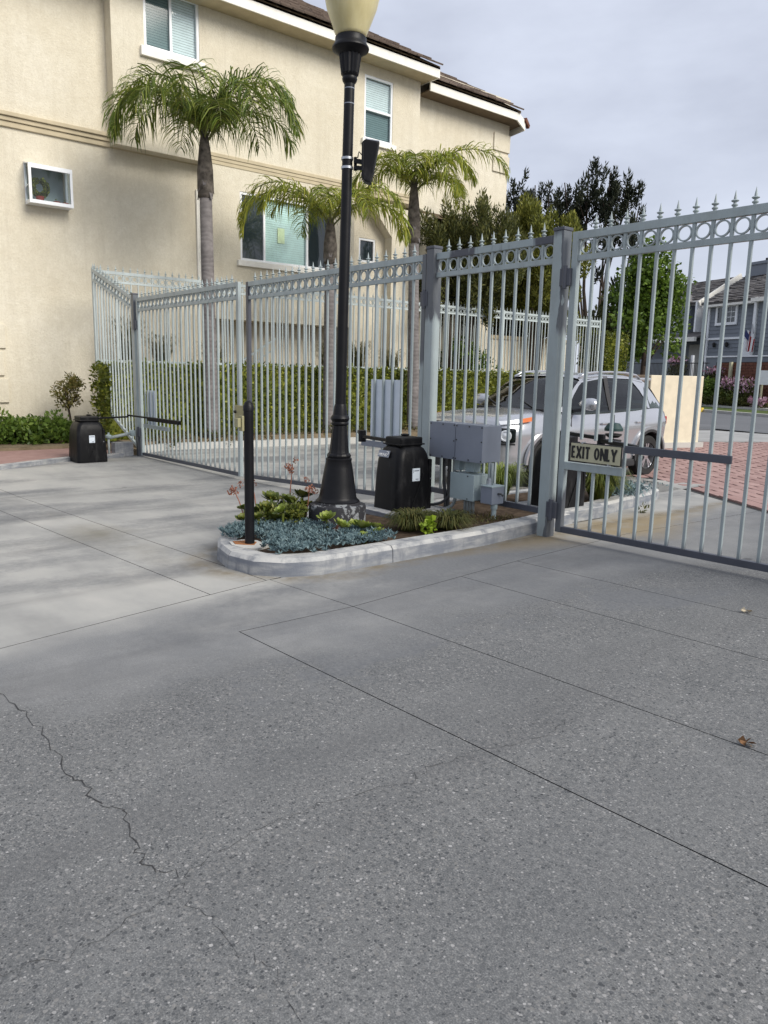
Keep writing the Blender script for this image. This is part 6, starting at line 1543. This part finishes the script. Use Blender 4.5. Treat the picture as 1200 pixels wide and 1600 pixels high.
def houses():
    # right house: hip-ish roof facing the street, two storeys
    t = thing('house', 'slate grey two storey house with flag and chimney across the street', 'house', H(0, 0, .9), 'grey houses across the street')
    hbox(MB(), -2.75, 2.9, -8, -.1, .8, 6.1).build('wall_core', 'siding', t)
    siding(t, -2.75, 1.42, 0, 4.15, 6.05); siding(t, -2.75, 1.42, 0, 1.6, 4.02); siding(t, 1.66, 6.5, .5, 1.6, 6.05)
    hbox(MB(), 1.5, 6.5, -8, .40, .8, 6.1).build('wall_core', 'siding', t)
    hbox(MB(), -2.85, 1.45, -.05, .09, 4.02, 4.15).build('belt_board', 'vinyl', t)
    hbox(MB(), -2.95, 1.55, .02, .5, 6.02, 6.24).build('fascia', 'fascia', t)
    hbox(MB(), 1.5, 6.6, .5, 1.0, 6.02, 6.24).build('fascia', 'fascia', t)
    hbox(MB(), -2.80, -2.66, -.05, .10, 2.7, 6.0).build('corner_board', 'vinyl', t)
    hbox(MB(), 1.42, 1.62, -.05, .62, 1.5, 6.3).build('downpipe', 'vinyl', t)
    shingle_roof(t, -3.0, 6.6, .55, 6.25, -3.2, 8.35)
    hwindow(t, -1.98, -.52, 5.05, 6.0-.02, .03, True, True)
    hbox(MB(), .28, 1.40, .0, .08, 1.9, 4.0).build('door', 'vinyl', t)
    m = hbox(hbox(MB(), -2.5, -1.0, -4.2, -2.6, 6.5, 8.75), -2.58, -.92, -4.28, -2.52, 8.75, 8.92).build('chimney', 'siding', t)
    hbox(MB(), -2.0, -1.7, -3.6, -3.3, 8.92, 9.2).build('flue', 'ink', m)
    for u in (-2.0, -.95):
        MB().lathe([(.02, 0), (.09, .05), (.11, .25), (.03, .33)], H(u, .14, 3.55), 8).build('wall_lantern', 'ink', t)
    # left house: gable wall set back, tree hides its left part
    t = thing('house', 'slate grey house with white raking board, partly behind the street tree', 'house', H(-5, -1, .9), 'grey houses across the street')
    hbox(MB(), -9.5, -2.95, -9, -1.15, .8, 6.3).build('wall_core', 'siding', t)
    siding(t, -4.9, -2.95, -1, 4.2, 6.5); siding(t, -9.5, -4.9, -.3, 4.2, 6.6); siding(t, -9.5, -2.9, -1.2, 1.6, 4.0)
    hbox(MB(), -9.5, -4.9, -1.1, -.40, 4.1, 6.8).build('wall_core', 'siding', t)
    shingle_roof(t, -9.8, -3.65, .05, 6.42, -3.1, 8.25)
    # white raking barge board
    m = MB(); a, b = H(-3.7, .1, 6.35), H(-3.68, -3.1, 8.28)
    m.bar(a, b, .12, .34); m.build('barge_board', 'fascia', t)
    hbox(MB(), -5.0, -3.6, -.5, -.05, 6.35, 6.6).build('fascia', 'fascia', t)
    MB().bar(H(-5.5, .1, 7.0), H(-4.6, .12, 6.5), .1, .22).build('barge_board', 'fascia', t)
    hquad(MB(), H(-5.7, .2, 7.12), H(-4.5, .2, 6.55), H(-4.5, -2.5, 6.55), H(-5.7, -2.5, 7.12)).build('gable_roof', 'shake', t)
    hwindow(t, -6.1, -5.15, 5.2, 6.3, -.24, False)
    hbox(MB(), -4.0, -3.85, -1.2, .1, 4.6, 6.5).build('corner_board', 'vinyl', t)
    hquad(MB(), H(-9.5, .8, 4.2), H(-3.0, .8, 4.2), H(-3.0, -1.0, 4.75), H(-9.5, -1.0, 4.75)).build('porch_roof', 'shake', t)
    hbox(MB(), -9.5, -2.95, .7, .9, 3.95, 4.22).build('porch_fascia', 'fascia', t)
    hbox(MB(), -5.5, -4.3, -1.15, -1.0, 1.6, 3.85).build('garage_door', 'walk', t)
    d = hbox(MB(), -3.85, -3.0, -1.15, -.98, 1.5, 3.85).build('door', 'vinyl', t)
    for i in range(2):
        for j in range(4): hbox(MB(), -3.72+.32*i, -3.46+.32*i, -.985, -.97, 2.0+.45*j, 2.38+.45*j).build('door_pane', 'glass', d)
    MB().tube([H(-6.0, -2.6, 7.9), H(-6.0, -2.6, 8.75)], .06, 6).build('vent_pipe', 'ink', t)
    # far brown roofed house behind the bare pine
    t = thing('house', 'dark brown roofed house behind the bare pine branches', 'house', (-24, 34, 0))
    hbox(MB(), -17, -10.5, -6, 0, 0, 4.6).build('wall', 'tanwall', t)
    shingle_roof(t, -17.5, -10.2, .5, 4.5, -3.2, 6.6)
    hquad(MB(), H(-14.6, 1.0, 4.4), H(-12.4, 1.0, 5.9), H(-12.4, -1.5, 5.9), H(-14.6, -1.5, 4.4)).build('gable_roof', 'shake', t)
    MB().bar(H(-14.7, 1.05, 4.3), H(-12.4, 1.05, 5.85), .1, .25).build('barge_board', 'fascia', t)
    # low wall, fences and brick in front of the houses
    t = thing('garden_wall', 'slate blue low garden wall with white cap before the grey house', 'wall', H(0, 3.5, .9))
    hbox(MB(), 1.25, 9, 3.4, 3.6, .8, 2.8).build('boards', 'siding', t); hbox(MB(), 1.2, 9, 3.35, 3.65, 2.8, 2.88).build('cap', 'vinyl', t); hbox(MB(), 1.19, 1.29, 3.36, 3.64, .8, 2.8).build('end_post', 'vinyl', t)
    t = thing('brick_wall', 'red brick retaining wall behind the pink flowering hedge', 'wall', H(0, 4.6, 0))
    hbox(MB(), 3.2, 8.9, 4.35, 4.6, .3, 2.5).build('core', 'joint', t)
    bm_ = MB(); hbox(bm_, -.24, .24, 4.59, 4.66, 0, .13); me = None
    cnt = 0; ex = MB()
    for r in range(14):
        for c in range(12):
            u = 3.3+c*.51+(.25 if r % 2 else 0); z = .38+r*.15
            if u > 8.9: continue
            q = hbox(MB(), u-.24, u+.24, 4.59, 4.66+random.uniform(-.01, .01), z, z+.135)
            q.build('brick', 'brick', t); cnt += 1
    hbox(MB(), 4.35, 4.5, 4.68, 4.8, .3, 2.5).build('wood_post', 'signface', t)
    t = thing('metal_fence', 'black metal railing above the far hedge', 'fence', H(-3, 5.0, .9))
    m = hbox(hbox(MB(), -5, 3.1, 4.98, 5.02, 2.42, 2.46), -5, 3.1, 4.98, 5.02, 1.6, 1.64); m.build('rail', 'ink', t)
    m = MB()
    for k in range(67): hbox(m, -5+.12*k, -4.985+.12*k, 4.99, 5.01, 1.5, 2.5)
    m.build('balusters', 'ink', t, kind='stuff')
    t = thing('porch_fence', 'dark grey board fence in front of the left grey house', 'fence', H(-6, 3.6, .9))
    hbox(MB(), -7, .05, 3.5, 3.6, .9, 2.75).build('boards', 'siding', t); hbox(MB(), .05, .2, 3.48, 3.62, .9, 2.95).build('post', 'vinyl', t)
    # flag
    f = thing('flag', 'red and white striped flag with blue canton hanging on the grey house', 'flag', H(.9, .6, 3.2))
    MB().tube([H(1.2, .1, 3.35), H(1.75, .9, 4.75)], .025, 6).build('pole', 'steel', f)
    for k in range(9):
        u = 1.45+k*.065
        vs = [H(u, .95-.1*math.sin(k), 4.45-.07*k), H(u+.065, .95-.1*math.sin(k+1), 4.45-.07*(k+1)), H(u+.065-.08, .95-.1*math.sin(k+1), 3.25-.04*k+.3*(k/9)), H(u-.08, .95-.1*math.sin(k), 3.25-.04*k+.3*((k-1)/9))]
        MB().add(vs, [(0, 1, 2, 3)]).build('stripe', 'red' if k % 2 else 'vinyl', f)
    MB().add([H(1.43, 1.08, 4.47), H(1.75, 1.08, 4.15), H(1.72, 1.08, 3.8), H(1.41, 1.08, 4.05)], [(0, 1, 2, 3)]).build('canton', 'navy', f)
    # planting across the street
    def hfol(name, label, u0, u1, d0, d1, z0, z1, n, r, per, size, mat, cat, extra=None):
        t = thing(name, label, cat, H((u0+u1)/2, (d0+d1)/2, z0))
        cl = [(H(random.uniform(u0+r, u1-r), random.uniform(d0, d1), random.uniform(z0+r*.5, z1-r)), r*random.uniform(.8, 1.2)) for _ in range(n)]
        foliage('foliage', cl, per, size, mat, t, aspect=.6)
        if extra:
            cl2 = [((c[0]-HN.x*.12, c[1]-HN.y*.12, c[2]+.12), r_*.8) for c, r_ in cl if c[2] > z0+(z1-z0)*extra[1]]
            foliage('blossom', cl2, extra[2], size, extra[0], t, aspect=.8, shell=.7)
        return t
    hedge = hfol('clipped_shrub', 'square dark green clipped shrub left of the pink hedge', 2.95, 4.3, 4.8, 5.6, .3, 1.72, 40, .32, 700, .13, 'bush', 'shrub')
    hfol('flowering_hedge', 'long hedge covered in pink blossom across the street', 4.4, 7.0, 4.9, 5.6, .4, 1.72, 70, .28, 500, .12, 'yew', 'hedge', ('pink', .45, 330))
    hfol('flowering_shrub', 'pink blossoming shrub above the dark clipped shrub', 2.4, 4.1, 4.4, 4.8, 1.4, 2.25, 26, .26, 400, .12, 'yew', 'shrub', ('pink', .45, 260))
    hfol('flowering_shrub', 'dusky pink flowering shrub beside the white fence post', -1.3, .0, 3.7, 4.2, 1.7, 2.95, 34, .3, 420, .12, 'yew', 'shrub', ('pink', .5, 260))
    hfol('low_shrub_row', 'low dark maroon shrub row along the far sidewalk', 2.9, 7.1, 5.6, 5.95, .25, .80, 60, .22, 600, .12, 'yew', 'shrubs')
    hfol('flower_clump', 'magenta flower clump near the right edge across the street', 7.0, 8.3, 5.7, 6.0, .2, .75, 18, .2, 500, .1, 'yew', 'flowers', ('pink', .2, 700))
    for u, lab in ((-2.2, 'yellow green grassy clump left in the far flower bed'), (-.6, 'yellow green clump in the middle of the far flower bed'), (.2, 'yellow flower clump before the maroon row')):
        hfol('grassy_clump', lab, u+5.3, u+6.0, 5.7, 6.0, .5, 1.05, 6, .2, 500, .14, 'rosette_d', 'plant')
    s = thing('notice_board', 'white notice board at the right edge across the street', 'sign', H(2.6, 5.6, .5))
    hbox(MB(), 7.1, 8.5, 5.4, 5.46, 1.35, 2.05).build('panel', 'vinyl', s); hbox(MB(), 7.2, 7.27, 5.3, 5.4, .2, 1.4).build('leg', 'signface', s)
houses()
